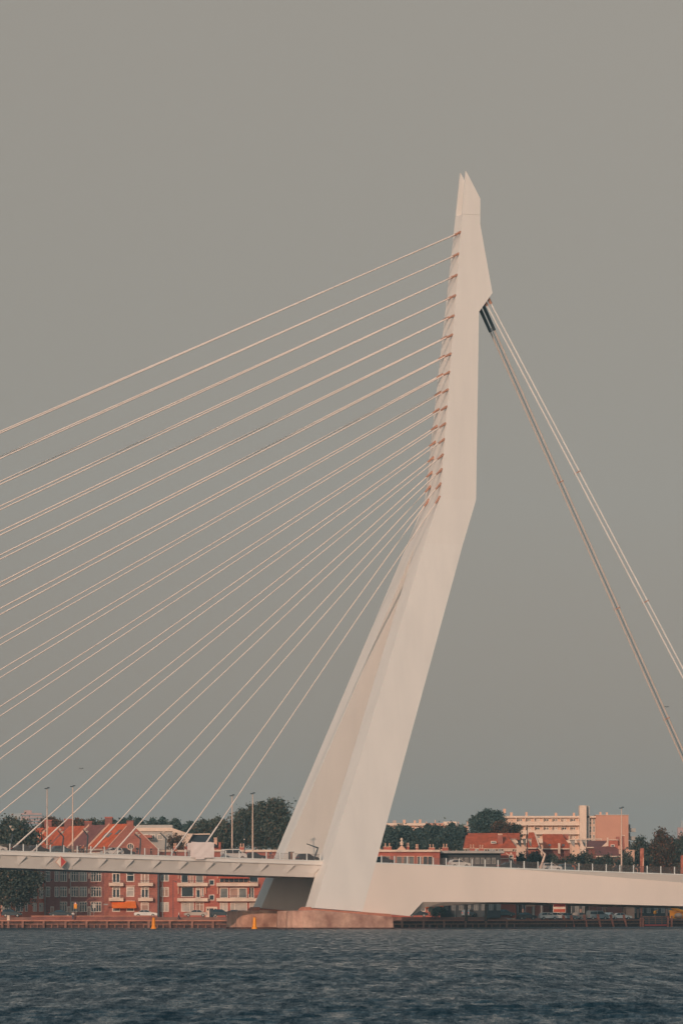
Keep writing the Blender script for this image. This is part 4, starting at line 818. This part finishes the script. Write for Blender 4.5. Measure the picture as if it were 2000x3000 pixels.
def bcar(kind, paint, label, pxc, s, rev=False):
    left = pxc < 1000; py = 2490 if left else 2530; t = onp(pxc, py, s)[0]; z = (zcl(t) if left else zcr(t)) - .15
    p = BP(t, s, z); sl_ = math.atan(kL)
    return car(kind, paint, label, p, TH + (math.pi if rev else 0), GB)
bcar('hatch', 'car_white', 'white car at the picture edge on the deck', -14, 13)
bcar('sedan', 'car_dark', 'long dark car behind the first cable foot', 66, 14.5)
bcar('hatch', 'car_dark', 'dark car between the first two cable feet', 112, 17)
bcar('hatch', 'car_teal', 'teal car under the second bent lamp', 181, 13.5)
bcar('hatch', 'car_white', 'small white car in front of the gable', 328, 14, True)
bcar('hatch', 'car_dark', 'dark car under the round gable window', 362, 15)
bcar('van', 'car_white', 'white van with blue marks right after the wrapped box', 684, 13)
bcar('sedan', 'car_dark', 'black saloon past the white van', 742, 14)
bcar('hatch', 'car_dark', 'dark hatchback beside the near pylon leg', 900, 13)
bcar('hatch', 'car_teal', 'dark car half hidden by the pylon at the anchor span', 1122, 14)
bcar('hatch', 'car_white', 'pale hatchback before the dark clad wing', 1344, 13.5)
bcar('hatch', 'car_white', 'white hatchback at the foot of the tilted lamp post', 1612, 13)
bcar('sedan', 'car_dark', 'dark saloon behind the railing by the corner house', 1492, 15)
bcar('hatch', 'car_teal', 'teal car just past the white hatchback', 1662, 16)
GP = 'cars parked along the quay'
def qcar(kind, paint, label, px, d=12.5, ang=0.0, zz=None):
    x = X(px, 1100); x = X(px, qY(x) + d); Y = qY(x) + d; z = zz if zz is not None else (2.12 if (x < 34) else 1.5)
    return car(kind, paint, label, (x, Y, z), ang, GP)
qcar('sedan', 'car_white', 'white car parked before the orange awning house', 427, 10.5)
qcar('sedan', 'car_silver', 'silver car parked under the long cream balcony', 573, 10.5, math.pi)
qcar('hatch', 'car_dark', 'black car parked beside the entrance door', 648, 10.5)
qcar('sedan', 'car_dark', 'dark car parked next to the shaded pier', 690, 11.5)
qcar('hatch', 'car_dark', 'dark car parked under the overhanging tree', 34, 11)
qcar('sedan', 'car_dark', 'dark car parked in the terrace shade', 178, 11)
qcar('hatch', 'car_dark', 'dark car parked below the girder tip', 1224, 12)
qcar('hatch', 'car_grey', 'grey car parked with open tailgate near the first trunk', 1372, 12, R(70))
qcar('hatch', 'car_white', 'white car parked right of the first trunk', 1416, 12, R(80))
qcar('hatch', 'car_white', 'sunlit white car parked left of the striped board', 1607, 12, R(12))
qcar('hatch', 'car_white', 'white car parked half behind the sunlit one', 1632, 14, R(30))
qcar('sedan', 'car_grey', 'grey car parked below the striped board', 1662, 12, R(20))
qcar('hatch', 'car_silver', 'silver car parked behind the leaning pile', 1700, 13, R(60))
qcar('van', 'car_grey', 'pale van parked behind the third leaning pile', 1752, 13, R(25))
qcar('hatch', 'car_white', 'white car parked right of the pale van', 1788, 12, R(70))
qcar('sedan', 'car_white', 'white saloon parked before the rusty jetty', 1822, 12.5, R(15))
qcar('hatch', 'car_dark', 'dark car parked behind the white post sign', 1545, 13)
qcar('hatch', 'car_teal', 'dark teal car parked at the second trunk', 1480, 13)

# ------------------------------------------------------------------ lamps, masts, signs
def mast(label, px, ytop, ybase, s):
    t, s_, z = onp(px, ybase, s); zt = onp(px, ytop, s)[2]
    zb = (zcl(t) if px < 1000 else zcr(t)) - .15
    r = thing('lamp_mast', label, 'lamp mast', BP(t, s, zb), 'tall lamp masts on the bridge')
    MB().tube(BP(t, s, zb), BP(t, s, zt), .17, .07, 10).build('pole', 'pole_cream', r, True)
    for d in (-1, 1):
        m = MB(); c0 = BP(t + d * .24, s, zt + .12 + .08 * d)
        m.loft([[c0 + A_ * x + B_ * y + Vector((0, 0, z)) for x, y, z in ((-.2, -.14, h0), (.2, -.14, h0), (.2, .14, h0), (-.2, .14, h0))] for h0 in (-.08, .1)]).build('lamp_head', 'dark_steel', r)
    MB().tube(BP(t - .25, s, zt + .02), BP(t + .25, s, zt + .02), .04, .04, 6).build('crossbar', 'dark_steel', r)
mast('slim pale lamp mast before the nearest red terrace roofs', 138, 2312, 2487, 19)
mast('pale lamp mast standing at the railing before the brown terrace roof', 213, 2306, 2496, 6.3)
mast('slim pale lamp mast behind the white van', 680, 2333, 2505, 19)
mast('pale lamp mast at the railing just past the white van', 740, 2327, 2514, 6.3)
mast('tall pale lamp mast on the anchor span before the pink end wall', 1820, 2369, 2553, 2.2)
def bent(label, base, elbow, tip, shades, s, m='dark_steel', w=.13):
    pts = [Vector(BP(*onp(px, py, s))) for px, py in (base, elbow, tip)]
    pts[0].z = (zcl(onp(base[0], base[1], s)[0]) if base[0] < 1000 else zcr(onp(base[0], base[1], s)[0])) - .15
    r = thing('bent_lamp', label, 'bent lamp post', pts[0], 'bent lamp posts along the roadway')
    MB().tube(pts[0], pts[1], w * 1.2, w, 8).build('post', m, r, True)
    if tip != elbow: MB().tube(pts[1] - (pts[2] - pts[1]).normalized() * .05, pts[2], w, w * .6, 8).build('arm', m, r, True)
    for px, py in shades:
        c = Vector(BP(*onp(px, py, s - .3)))
        MB().lathe(c, [(.05, -.28), (.3, .12), (.33, .17), (.05, .2)], 12).build('lamp_shade', 'white_paint', r, True)
bent('bent lamp post standing in front of the roadside tree', (28, 2480), (37, 2444), (37, 2444), [(31, 2423), (37, 2431.5)], 10)
bent('bent lamp post before the stepped parapet of the terrace', (181, 2480), (186, 2452), (169, 2434), [(176.5, 2432), (183.5, 2440)], 10)
bent('bent lamp post before the brown tiled roof', (254, 2484), (257.5, 2449), (243, 2431.5), [(249.5, 2430), (255, 2438)], 10)
bent('bent lamp post in front of the round gable window', (409, 2500), (412, 2459), (394, 2444), [(400.5, 2442), (407, 2448)], 10)
bent('bent lamp post before the cream gable wall', (484, 2503), (486, 2457), (469, 2441), [(480, 2440), (487, 2447)], 10)
bent('bare bent lamp post against the far pylon leg', (918, 2512), (931, 2485), (898, 2473), [], 10)
bent('thick sunlit bent lamp post on the anchor span', (1581, 2536), (1596, 2504), (1576, 2485), [], 10, 'pole_cream', .2)
tp = thing('traffic_pole', 'dark slim pole before the corner house dormers', 'pole', P(1544, 2545, 1075)); tp.location.z = 9.5; WL[tp.name] = Vector((X(1544, 1075), 1075, 9.5))
MB().tube((X(1544, 1075), 1075, 9.5), (X(1544, 1075), 1075, Z(2418, 1075)), .1, .07, 8).build('pole', 'dark_steel', tp, True); MB().box(X(1541, 1075), X(1547, 1075), 1074.8, 1075.2, Z(2492, 1075), Z(2490, 1075)).build('collar', 'pole_cream', tp)
lp = thing('traffic_pole', 'dark slim pole among the trees behind the far railing', 'pole', P(716, 2515, 1062)); zb = 10.0; lp.location.z = zb; WL[lp.name] = Vector((X(716, 1062), 1062, zb))
MB().tube((X(716, 1062), 1062, zb), (X(716, 1062), 1062, Z(2400, 1062)), .1, .05, 8).build('pole', 'dark_steel', lp, True); MB().box(X(714.5, 1062), X(717.5, 1062), 1061.7, 1062, Z(2461, 1062), Z(2458.5, 1062)).build('lamp_head', 'white_paint', lp)
def totem(label, px, y0, y1, s):
    t, s_, z = onp(px, y0, s); zt = z; zb = zcr(t) - .15; r = thing('totem_sign', label, 'totem', BP(t, s, zb), 'rusty red totems by the bridge end')
    q = [(-.32, 0), (.32, 0), (.28, zt - zb), (-.32, zt - zb - .12)]
    MB().prism([BP(t + x, s, zb + z_) for x, z_ in q], [BP(t + x, s + .4, zb + z_) for x, z_ in q]).build('pillar', 'rust', r)
    MB().prism([BP(t + .02, s - .02, zb + (zt - zb) * .32), BP(t + .3, s - .02, zb + (zt - zb) * .32), BP(t + .3, s - .02, zb + (zt - zb) * .62), BP(t + .16, s - .02, zb + (zt - zb) * .62)], [BP(t + .02, s + .01, zb + (zt - zb) * .32), BP(t + .3, s + .01, zb + (zt - zb) * .32), BP(t + .3, s + .01, zb + (zt - zb) * .62), BP(t + .16, s + .01, zb + (zt - zb) * .62)]).build('worn_patch', 'cream_pink', r)
totem('rusty red totem pillar before the roadside trees', 1881, 2485, 2550, 8); totem('rusty red totem pillar cut by the picture edge', 2000, 2506, 2556, 8)
# white wrapped box on the railing
t0, t1 = onp(559, 2490, 5.2)[0], onp(626.5, 2490, 5.2)[0]; zc0 = zcl((t0 + t1) / 2)
wb = thing('wrapped_box', 'white sheeted work box hung over the deck railing', 'sheeted box', BP((t0 + t1) / 2, 6, zc0 - .35), None)
def bxp(t0, t1, s0, s1, z0, z1): return MB().loft([[BP(t0, s0, z), BP(t1, s0, z), BP(t1, s1, z), BP(t0, s1, z)] for z in (z0, z1)])
zt_ = onp(590, 2467, 5.2)[2]
def wrap():
    vs = []; nx, nz = 14, 9
    m = MB()
    for j in range(nz + 1):
        for i in range(nx + 1):
            u, v = i / nx, j / nz; vs.append(BP(t0 + .5 * (1 - v) * (u < .02) + (t1 - t0) * u, 5.05 + .05 * math.sin(u * 15) * math.cos(v * 9) + random.uniform(-.02, .02), zc0 - .12 + (zt_ - zc0 + .12) * v - .08 * math.sin(u * math.pi) * (v > .9) - .12 * (u > .9) * (v > .9)))
    f = [(j * (nx + 1) + i, j * (nx + 1) + i + 1, (j + 1) * (nx + 1) + i + 1, (j + 1) * (nx + 1) + i) for j in range(nz) for i in range(nx)]
    return m.add(vs, f)
wrap().build('sheet', 'sheet_white', wb, True)
bxp(t0 + .05, t1 - .05, 5.18, 7.4, zc0 - .1, zt_ - .22).build('box_frame', 'sheet_white', wb); bxp(t0 + .9, t1 - 1.9, 5.0, 5.3, zc0 - .42, zc0 - .14).build('hanging_fold', 'sheet_white', wb)
t_, _, _ = onp(853.5, 2510, 6.6); zz = zcl(t_)
cb = thing('control_cabinet', 'small brown and dark cabinet on the walkway by the pylon', 'cabinet', BP(t_, 6.6, zz - .15))
bxp(t_ - .3, t_ + .4, 6.4, 7.2, zz - .15, zz + 1.42).build('cabinet_body', 'blind_tan', cb); bxp(t_ - .36, t_ + .46, 6.34, 7.26, zz + 1.423, zz + 1.52).build('cabinet_lid', 'dark_steel', cb); bxp(t_ - .36, t_ - .302, 6.4, 7.2, zz - .1, zz + 1.4).build('side_panel', 'dark_steel', cb)

# orange buoys
def buoy(label, px, Y):
    x = X(px, Y); r = thing('channel_buoy', label, 'buoy', (x, Y, -.3), 'orange channel buoys')
    MB().lathe((x, Y, 0), [(.56, -.35), (.54, .1), (.46, .3), (.40, .42)], 16).build('float', 'orange_paint', r, True)
    MB().lathe((x, Y, 0), [(.37, .425), (.31, 1.3), (.25, 1.95), (.20, 2.1)], 16).build('tower', 'orange_paint', r, True)
    MB().lathe((x, Y, 0), [(.20, 2.102), (.18, 2.25), (.08, 2.3)], 12).build('lantern', 'rust', r, True)
buoy('orange buoy afloat before the quay by the orange awning house', 450, 1018); buoy('orange buoy afloat beside the shaded pier', 745.5, 1008)

# signs and posts on the quay
ws = thing('warning_sign', 'orange warning sign with white triangle on a thin quay post', 'sign', P(223, 2690, 1083)); Yq = 1083
MB().tube(P(224, 2695, Yq), P(222, 2650, Yq), .06, .05, 6).build('post', 'grey_paint', ws)
MB().box(X(216.5, Yq), X(225.5, Yq), Yq - .1, Yq - .04, Z(2663, Yq), Z(2650, Yq)).build('sign_panel', 'orange_paint', ws)
MB().prism(yz([(215.5, 2650), (220.5, 2643), (226, 2650)], Yq - .16), yz([(215.5, 2650), (220.5, 2643), (226, 2650)], Yq - .08)).build('triangle', 'red_paint', ws); MB().prism(yz([(217.5, 2649.2), (220.5, 2645), (224, 2649.2)], Yq - .18), yz([(217.5, 2649.2), (220.5, 2645), (224, 2649.2)], Yq - .14)).build('triangle_face', 'white_paint', ws)
rs = thing('round_sign', 'pale round sign above a small plate on a quay post', 'sign', P(275, 2690, 1084))
MB().tube(P(275, 2688, 1084), P(275, 2656, 1084), .05, .05, 6).build('post', 'grey_paint', rs); MB().tube(P(275.5, 2652, 1083.9), P(275.5, 2652, 1084.0), .32, .32, 16).build('sign_disc', 'blind_pale', rs); MB().box(X(270.5, 1084), X(280, 1084), 1083.9, 1084, Z(2660.5, 1084), Z(2656.5, 1084)).build('plate', 'blind_pale', rs)
def streetlamp(label, px, ytop, ybase, Y, arm=0, m='dark_steel'):
    r = thing('street_lamp', label, 'street lamp', P(px, ybase, Y), 'slim street lamps on the quay')
    MB().tube(P(px, ybase, Y), P(px, ytop, Y), .07, .05, 6).build('pole', m, r)
    if arm: MB().tube(P(px, ytop, Y), P(px + arm, ytop + 3, Y), .05, .05, 6).build('arm', m, r); MB().box(X(px + arm - 3, Y), X(px + arm + 3, Y), Y - .15, Y + .15, Z(ytop + 5, Y), Z(ytop + 3.1, Y)).build('lamp_head', m, r)
streetlamp('thin street lamp before the red balconied row', 507, 2581, 2690, 1100, 9); streetlamp('thin pale lamp post before the two pane windows', 476, 2585, 2690, 1101, 0, 'grey_paint'); streetlamp('thin street lamp in the terrace shade', 176, 2627, 2690, 1098, -8)
wp = thing('notice_post', 'white hooked notice post on the quay under the girder', 'sign post', P(1561, 2692, 1150)); Yp = 1148
MB().box(X(1559, Yp), X(1565, Yp), Yp, Yp + .3, 1.45, Z(2648, Yp)).build('post', 'blind_pale', wp); MB().box(X(1541, Yp), X(1566, Yp), Yp - .08, Yp - .01, Z(2657, Yp), Z(2648, Yp)).build('notice_panel', 'cream_pink', wp)
for i, (px, lab) in enumerate([(1218, 'thin pale post right under the girder tip'), (1332, 'pale post between the bush and the first cars'), (1364, 'pale post at the grey car')]): streetlamp(lab, px, 2640, 2689, 1098, 0, 'grey_paint')
for px in (1580, 1586, 1590): pass
for px, lab in [(1581, 'dark post just right of the notice post'), (1590, 'second dark post right of the notice post'), (1671, 'rusty dark post behind the striped board'), (1725, 'slim pale post left of the pale van'), (1765, 'slim pale post right of the pale van')]: streetlamp(lab, px, 2650, 2692, 1185, 0, 'grey_paint')
# mooring piles and rusty jetty
pl_labs = ['leaning pile nearest the notice post', 'leaning pile under the striped board', 'leaning pile before the silver car', 'leaning pile before the pale van', 'leaning pile before the white saloon', 'leaning pile next to the jetty']
for (px, yt), lab in zip([(1653, 2684), (1676, 2684), (1714, 2682), (1754, 2681), (1792, 2682), (1830, 2682)], pl_labs):
    x = X(px, 1170); Y = qY(x) - 1.2; x = X(px, Y); r = thing('mooring_pile', 'rust coloured ' + lab, 'mooring pile', (x, Y, -.5), 'leaning mooring piles along the quay')
    MB().loft([[(x + o - w, Y - w, z), (x + o + w, Y - w, z), (x + o + w, Y + w, z), (x + o - w, Y + w, z)] for o, w, z in ((.5, .16, -.5), (0, .24, 1.3), (-.1, .24, 1.305), (-.25, .27, Z(yt, Y)))]).build('pile_shaft', 'rust', r)
    MB().box(x - .55, x + .05, Y - .3, Y + .3, Z(yt, Y) + .002, Z(yt, Y) + .1).build('pile_cap', 'quay_cap', r)
mp_ = thing('mooring_post', 'white topped timber mooring post at the quay edge', 'mooring post', P(25, 2718, 1068)); Y = 1067
MB().box(X(21, Y), X(27, Y), Y, Y + .4, -.5, Z(2698, Y)).build('post_shaft', 'timber', mp_); MB().box(X(20.5, Y), X(28, Y), Y - .05, Y + .45, Z(2697.9, Y), Z(2683, Y)).build('post_top', 'cream', mp_)
Yj = 1158; jt = thing('landing_jetty', 'rusty steel landing jetty with slatted side and red beam', 'jetty', P(1918, 2716, Yj))
bj = lambda nm, m, a0, y0, a1, y1, d0, d1: MB().box(X(a0, Yj), X(a1, Yj), Yj + d0, Yj + d1, Z(y1, Yj), Z(y0, Yj)).build(nm, m, jt)
bj('deck_beam', 'timber', 1880, 2685, 1962, 2689, -.2, 2.5); bj('slatted_side', 'dark_steel', 1888, 2689.2, 1952, 2709, 0, .2); bj('lower_beam', 'red_paint', 1887, 2709.2, 1957, 2713.5, -.3, .3)
for x in (1873, 1880, 1953, 1964): bj('pile', 'rust', x, 2684 if x > 1900 else 2690, x + 5, 2720, -.6, -.21)
for y in (2692, 2697, 2702): bj('slat', 'timber', 1888, y, 1951, y + 1.6, -.15, -.01)
for x in (1899, 1918, 1937): bj('stud', 'timber', x, 2689.3, x + 2.5, 2708.8, -.2, -.155)
ob = thing('pile_post', 'tall bright rusty post beside the jetty', 'post', P(1878, 2690, 1165)); MB().tube(P(1878, 2692, 1165), P(1878, 2655, 1165), .2, .2, 8).build('post_shaft', 'rust', ob); MB().tube(P(1878, 2655, 1165), P(1878, 2654, 1165), .25, .25, 8).build('post_cap', 'cream', ob)
cr = thing('orange_crane', 'orange lattice crane arm with pale cover at the picture edge', 'crane', P(1980, 2692, 1175)); Yc = 1175
MB().box(X(1960, Yc), X(2040, Yc), Yc, Yc + 1.5, Z(2672, Yc), Z(2668, Yc)).build('boom', 'orange_paint', cr); MB().tube(P(1966, 2661, Yc), P(2010, 2674, Yc), .3, .3, 6).build('strut', 'orange_paint', cr); MB().box(X(1962, Yc), X(2030, Yc), Yc + .2, Yc + 1.6, Z(2692, Yc), Z(2672.2, Yc)).build('chassis', 'orange_paint', cr)
MB().lathe((X(1986, Yc), Yc - .6, Z(2690, Yc)), [(.7, 0), (.9, .4), (.75, .8), (.3, 1.05)], 14).build('cover', 'cream_pink', cr, True)
lb = thing('life_buoy', 'orange round life buoy on a post arm by the jetty', 'life buoy', P(1917, 2690, 1172)); MB().lathe(P(1917.5, 2680, 1172), [(.02, 0), (.3, .15), (.36, .4), (.3, .65), (.02, .8)], 14).build('buoy_ball', 'orange_paint', lb, True); MB().tube(P(1917.5, 2692, 1172.3), P(1917.5, 2670, 1172.3), .05, .05, 6).build('post', 'grey_paint', lb); MB().tube(P(1917.5, 2670, 1172.3), P(1929, 2666, 1172.3), .05, .05, 6).build('arm', 'orange_paint', lb)

# ------------------------------------------------------------------ people and bicycles
def skin_obj(name, joints, edges, m, parent, root=0):
    me = bpy.data.meshes.new(name); me.from_pydata([j[0] for j in joints], edges, []); o = bpy.data.objects.new(name, me); COL.objects.link(o)
    if parent: o.parent = parent
    md = o.modifiers.new('Skin', 'SKIN'); md.use_smooth_shade = True
    for i, j in enumerate(joints):
        sv_ = me.skin_vertices[0].data[i]; sv_.radius = (j[1], j[1] * (j[2] if len(j) > 2 else 1)); sv_.use_root = (i == root)
    sb = o.modifiers.new('Subd', 'SUBSURF'); sb.levels = 1; sb.render_levels = 1
    me.materials.append(M[m]); return o
def person(label, loc, ang, pose, top, legs, hair, group='people on the bridge walkway'):
    J = {'pel': (0, 0, .95), 'wai': (0, 0, 1.1), 'che': (0, 0, 1.35), 'nec': (0, 0, 1.5), 'hea': (.02, 0, 1.66), 'cro': (.01, 0, 1.76),
         'sL': (0, .19, 1.42), 'sR': (0, -.19, 1.42), 'eL': (.02, .24, 1.14), 'eR': (-.03, -.24, 1.14), 'wL': (.08, .25, .90), 'wR': (.05, -.25, .90),
         'hL': (0, .09, .90), 'hR': (0, -.09, .90), 'kL': (.06, .1, .5), 'kR': (-.02, -.1, .5), 'aL': (.0, .1, .09), 'aR': (-.08, -.1, .09), 'tL': (.17, .11, .04), 'tR': (.09, -.11, .04)}
    if pose == 'cycle':
        J.update({'pel': (-.25, 0, .98), 'wai': (-.18, 0, 1.12), 'che': (.0, 0, 1.34), 'nec': (.09, 0, 1.47), 'hea': (.15, 0, 1.62), 'cro': (.15, 0, 1.72), 'sL': (.03, .19, 1.40), 'sR': (.03, -.19, 1.40), 'eL': (.2, .25, 1.2), 'eR': (.2, -.25, 1.2), 'wL': (.42, .24, 1.07), 'wR': (.42, -.24, 1.07),
                  'hL': (-.22, .09, .94), 'hR': (-.22, -.09, .94), 'kL': (.18, .11, .80), 'kR': (.10, -.11, .55), 'aL': (.05, .12, .42), 'aR': (-.02, -.12, .14), 'tL': (.2, .12, .38), 'tR': (.14, -.12, .10)})
    if pose == 'lean': J.update({'wL': (.3, .2, 1.12), 'wR': (.3, -.2, 1.12), 'eL': (.15, .25, 1.12), 'eR': (.15, -.25, 1.12), 'hea': (.1, 0, 1.62), 'cro': (.11, 0, 1.72)})
    if pose == 'walk': J.update({'kL': (.18, .1, .52), 'aL': (.2, .1, .1), 'tL': (.36, .1, .07), 'kR': (-.1, -.1, .5), 'aR': (-.32, -.1, .14), 'tR': (-.18, -.1, .05), 'wL': (-.12, .24, .92), 'wR': (.25, -.24, .95)})
    rad = {'pel': .13, 'wai': .12, 'che': .15, 'nec': .055, 'hea': .1, 'cro': .07, 'sL': .065, 'sR': .065, 'eL': .042, 'eR': .042, 'wL': .03, 'wR': .03, 'hL': .09, 'hR': .09, 'kL': .058, 'kR': .058, 'aL': .04, 'aR': .04, 'tL': .035, 'tR': .035}
    r = thing('person', label, 'person', loc, group); r.rotation_euler = (0, 0, ang)
    ks = list(J); js = [(J[k], rad[k]) for k in ks]; ix = {k: i for i, k in enumerate(ks)}
    E = [('pel', 'wai'), ('wai', 'che'), ('che', 'nec'), ('nec', 'hea'), ('hea', 'cro'), ('che', 'sL'), ('sL', 'eL'), ('eL', 'wL'), ('che', 'sR'), ('sR', 'eR'), ('eR', 'wR'), ('pel', 'hL'), ('hL', 'kL'), ('kL', 'aL'), ('aL', 'tL'), ('pel', 'hR'), ('hR', 'kR'), ('kR', 'aR'), ('aR', 'tR')]
    es = [(ix[a], ix[b_]) for a, b_ in E]
    for sd in 'LR':
        w = Vector(J['w' + sd]); d = (w - Vector(J['e' + sd])).normalized(); o_ = 1 if sd == 'L' else -1
        palm = w + d * .06; js.append((tuple(palm), .026)); pi = len(js) - 1; es.append((ix['w' + sd], pi))
        for q in range(4): js.append((tuple(palm + d * (.07 + .01 * (1.5 - abs(q - 1.5))) + Vector((.022 * (q - 1.5), 0, -.01))), .009)); es.append((pi, len(js) - 1))
        js.append((tuple(palm + d * .02 + Vector((.05, -.02 * o_, 0))), .01)); es.append((pi, len(js) - 1))
    skin_obj('body', js, es, 'skin', r)
    sub = lambda nm, kk, ee, m, g: skin_obj(nm, [(J[k], rad[k] + g) for k in kk], [(kk.index(a), kk.index(b_)) for a, b_ in ee], m, r)
    sub('shirt', ['pel', 'wai', 'che', 'sL', 'eL', 'sR', 'eR'], [('pel', 'wai'), ('wai', 'che'), ('che', 'sL'), ('sL', 'eL'), ('che', 'sR'), ('sR', 'eR')], top, .022)
    sub('trousers', ['pel', 'hL', 'kL', 'aL', 'hR', 'kR', 'aR'], [('pel', 'hL'), ('hL', 'kL'), ('kL', 'aL'), ('pel', 'hR'), ('hR', 'kR'), ('kR', 'aR')], legs, .018)
    h = Vector(J['cro']); skin_obj('hair', [((h.x - .03, 0, h.z - .06), .095), ((h.x - .02, 0, h.z + .01), .08)], [(0, 1)], hair, r)
    return r
def bicycle(label, loc, ang, m='dark_steel'):
    r = thing('bicycle', label, 'bicycle', loc, 'bicycles ridden along the bridge'); r.rotation_euler = (0, 0, ang); WL[r.name] = Vector((0, 0, 0))
    for wx in (-.52, .55):
        w = MB()
        for q in range(20):
            a0, a1 = q * math.pi / 10, (q + 1) * math.pi / 10; w.tube((wx + .33 * math.cos(a0), 0, .35 + .33 * math.sin(a0)), (wx + .33 * math.cos(a1), 0, .35 + .33 * math.sin(a1)), .022, .022, 5)
        wh = w.build('wheel', 'rubber', r); k = MB()
        for q in range(8): k.tube((wx, 0, .35), (wx + .32 * math.cos(q * math.pi / 4), 0, .35 + .32 * math.sin(q * math.pi / 4)), .006, .006, 4)
        k.build('spokes', 'grey_paint', wh)
    f = MB()
    for p, q in [((-.52, 0, .35), (-.02, 0, .3)), ((-.52, 0, .35), (-.2, 0, .82)), ((-.02, 0, .3), (-.24, 0, .9)), ((-.02, 0, .3), (.4, 0, .8)), ((-.18, 0, .78), (.38, 0, .85)), ((.55, 0, .35), (.38, 0, .95))]: f.tube(p, q, .022, .022, 6)
    f.build('frame', m, r); MB().tube((.38, -.26, 1.0), (.38, .26, 1.0), .018, .018, 6).build('handlebar', 'dark_steel', r)
    MB().box(-.36, -.12, -.07, .07, .9, .95).build('saddle', 'rubber', r)
def walkp(label, px, pose, top, legs, hair, bike=None, ang=None, s=None):
    left = px < 1000; s = s or (7.2 if left else 3.6); t = onp(px, 2505 if left else 2545, s)[0]; z = (zcl(t) if left else zcr(t)) - .146
    an = TH if ang is None else ang
    person(label, BP(t, s, z), an, pose, top, legs, hair)
    if bike: bicycle(bike, BP(t, s, z), an)
walkp('person in black riding a bicycle by the brown roof', 233, 'cycle', 'cloth_black', 'cloth_blue', 'hair_dark', 'dark bicycle ridden by the person in black')
walkp('person in an orange shirt riding just ahead', 243, 'cycle', 'cloth_orange', 'cloth_black', 'hair_dark', 'dark bicycle under the rider in the orange shirt')
walkp('person in a dark jacket standing before the orange roof', 304.5, 'stand', 'cloth_black', 'cloth_orange', 'hair_ginger', ang=R(110))
walkp('person in a black t-shirt standing by the round gable window', 402, 'lean', 'cloth_black', 'cloth_blue', 'hair_ginger', ang=R(-80))
walkp('person all in black walking past the gable end', 443, 'walk', 'cloth_black', 'cloth_black', 'hair_dark', ang=TH + math.pi)
walkp('person in orange riding behind the thick cable foot', 514, 'cycle', 'cloth_orange', 'cloth_black', 'hair_dark', 'dark bicycle beside the thick cable foot')
walkp('person in a dark top standing beside the wrapped box', 551, 'lean', 'cloth_blue', 'cloth_blue', 'hair_ginger', ang=R(20))
walkp('person in shorts riding a bicycle before the far pylon leg', 793, 'cycle', 'cloth_blue', 'skin', 'hair_dark', 'bicycle with orange bag before the far pylon leg')
walkp('person in a black top riding past the hipped roof', 1682, 'cycle', 'cloth_black', 'cloth_orange', 'hair_ginger', 'bicycle of the rider past the hipped roof')
walkp('person in dark clothes riding just before the lamp mast', 1802, 'cycle', 'cloth_blue', 'cloth_black', 'hair_ginger', 'bicycle of the rider just before the lamp mast', TH + math.pi)
walkp('person in a cap riding bare legged by the red totem', 1866, 'cycle', 'cloth_black', 'skin', 'hair_ginger', 'bicycle of the bare legged rider')
q = P(521, 2697, 1079); person('person in a white shirt walking on the quay', (q.x, 1086, 1.5), R(180), 'walk', 'cloth_white', 'cloth_blue', 'hair_dark', 'people on the quay')
q = P(212, 2697, 1079); person('person in a white shirt at the parapet below the warning sign', (q.x, 1081.6, 1.5), R(-60), 'lean', 'cloth_white', 'cloth_blue', 'hair_dark', 'people on the quay')

# gulls
def bird(label, px, py, Y):
    c = P(px, py, Y); r = thing('bird', label, 'bird', c, 'birds in the sky')
    MB().lathe(c + Vector((0, 0, -.1)), [(.02, 0), (.06, .05), (.06, .1), (.02, .14)], 8).build('body', 'dark_steel', r, True)
    for sg_ in (-1, 1): MB().prism([c + Vector((0, -.12, .05)), c + Vector((sg_ * .26, -.06, .16)), c + Vector((sg_ * .48, .03, .02)), c + Vector((0, .12, .05))], [c + Vector((0, -.12, .07)), c + Vector((sg_ * .26, -.06, .18)), c + Vector((sg_ * .48, .03, .03)), c + Vector((0, .12, .07))]).build('wing', 'dark_steel', r)
bird('tiny dark bird flying between the lower cables', 238, 2253, 1050); bird('tiny dark bird flying beside the back stay clamp', 1952, 2072, 1050)

# ------------------------------------------------------------------ haze
hz = MB().box(-2450, 2450, -70, 8400, -1.6, 160).build('haze', bpy.data.materials.new('haze_air'), origin=(0, 0, 0)); tag(hz, kind='stuff')
hm = hz.data.materials[0]; hm.use_nodes = True; n = hm.node_tree.nodes; n.clear()
ho = n.new('ShaderNodeOutputMaterial'); pv = n.new('ShaderNodeVolumePrincipled'); hm.node_tree.links.new(pv.outputs[0], ho.inputs['Volume'])
pv.inputs['Color'].default_value = (0.44, 0.70, 0.83, 1); pv.inputs['Density'].default_value = 0.000095; pv.inputs['Anisotropy'].default_value = 0.0
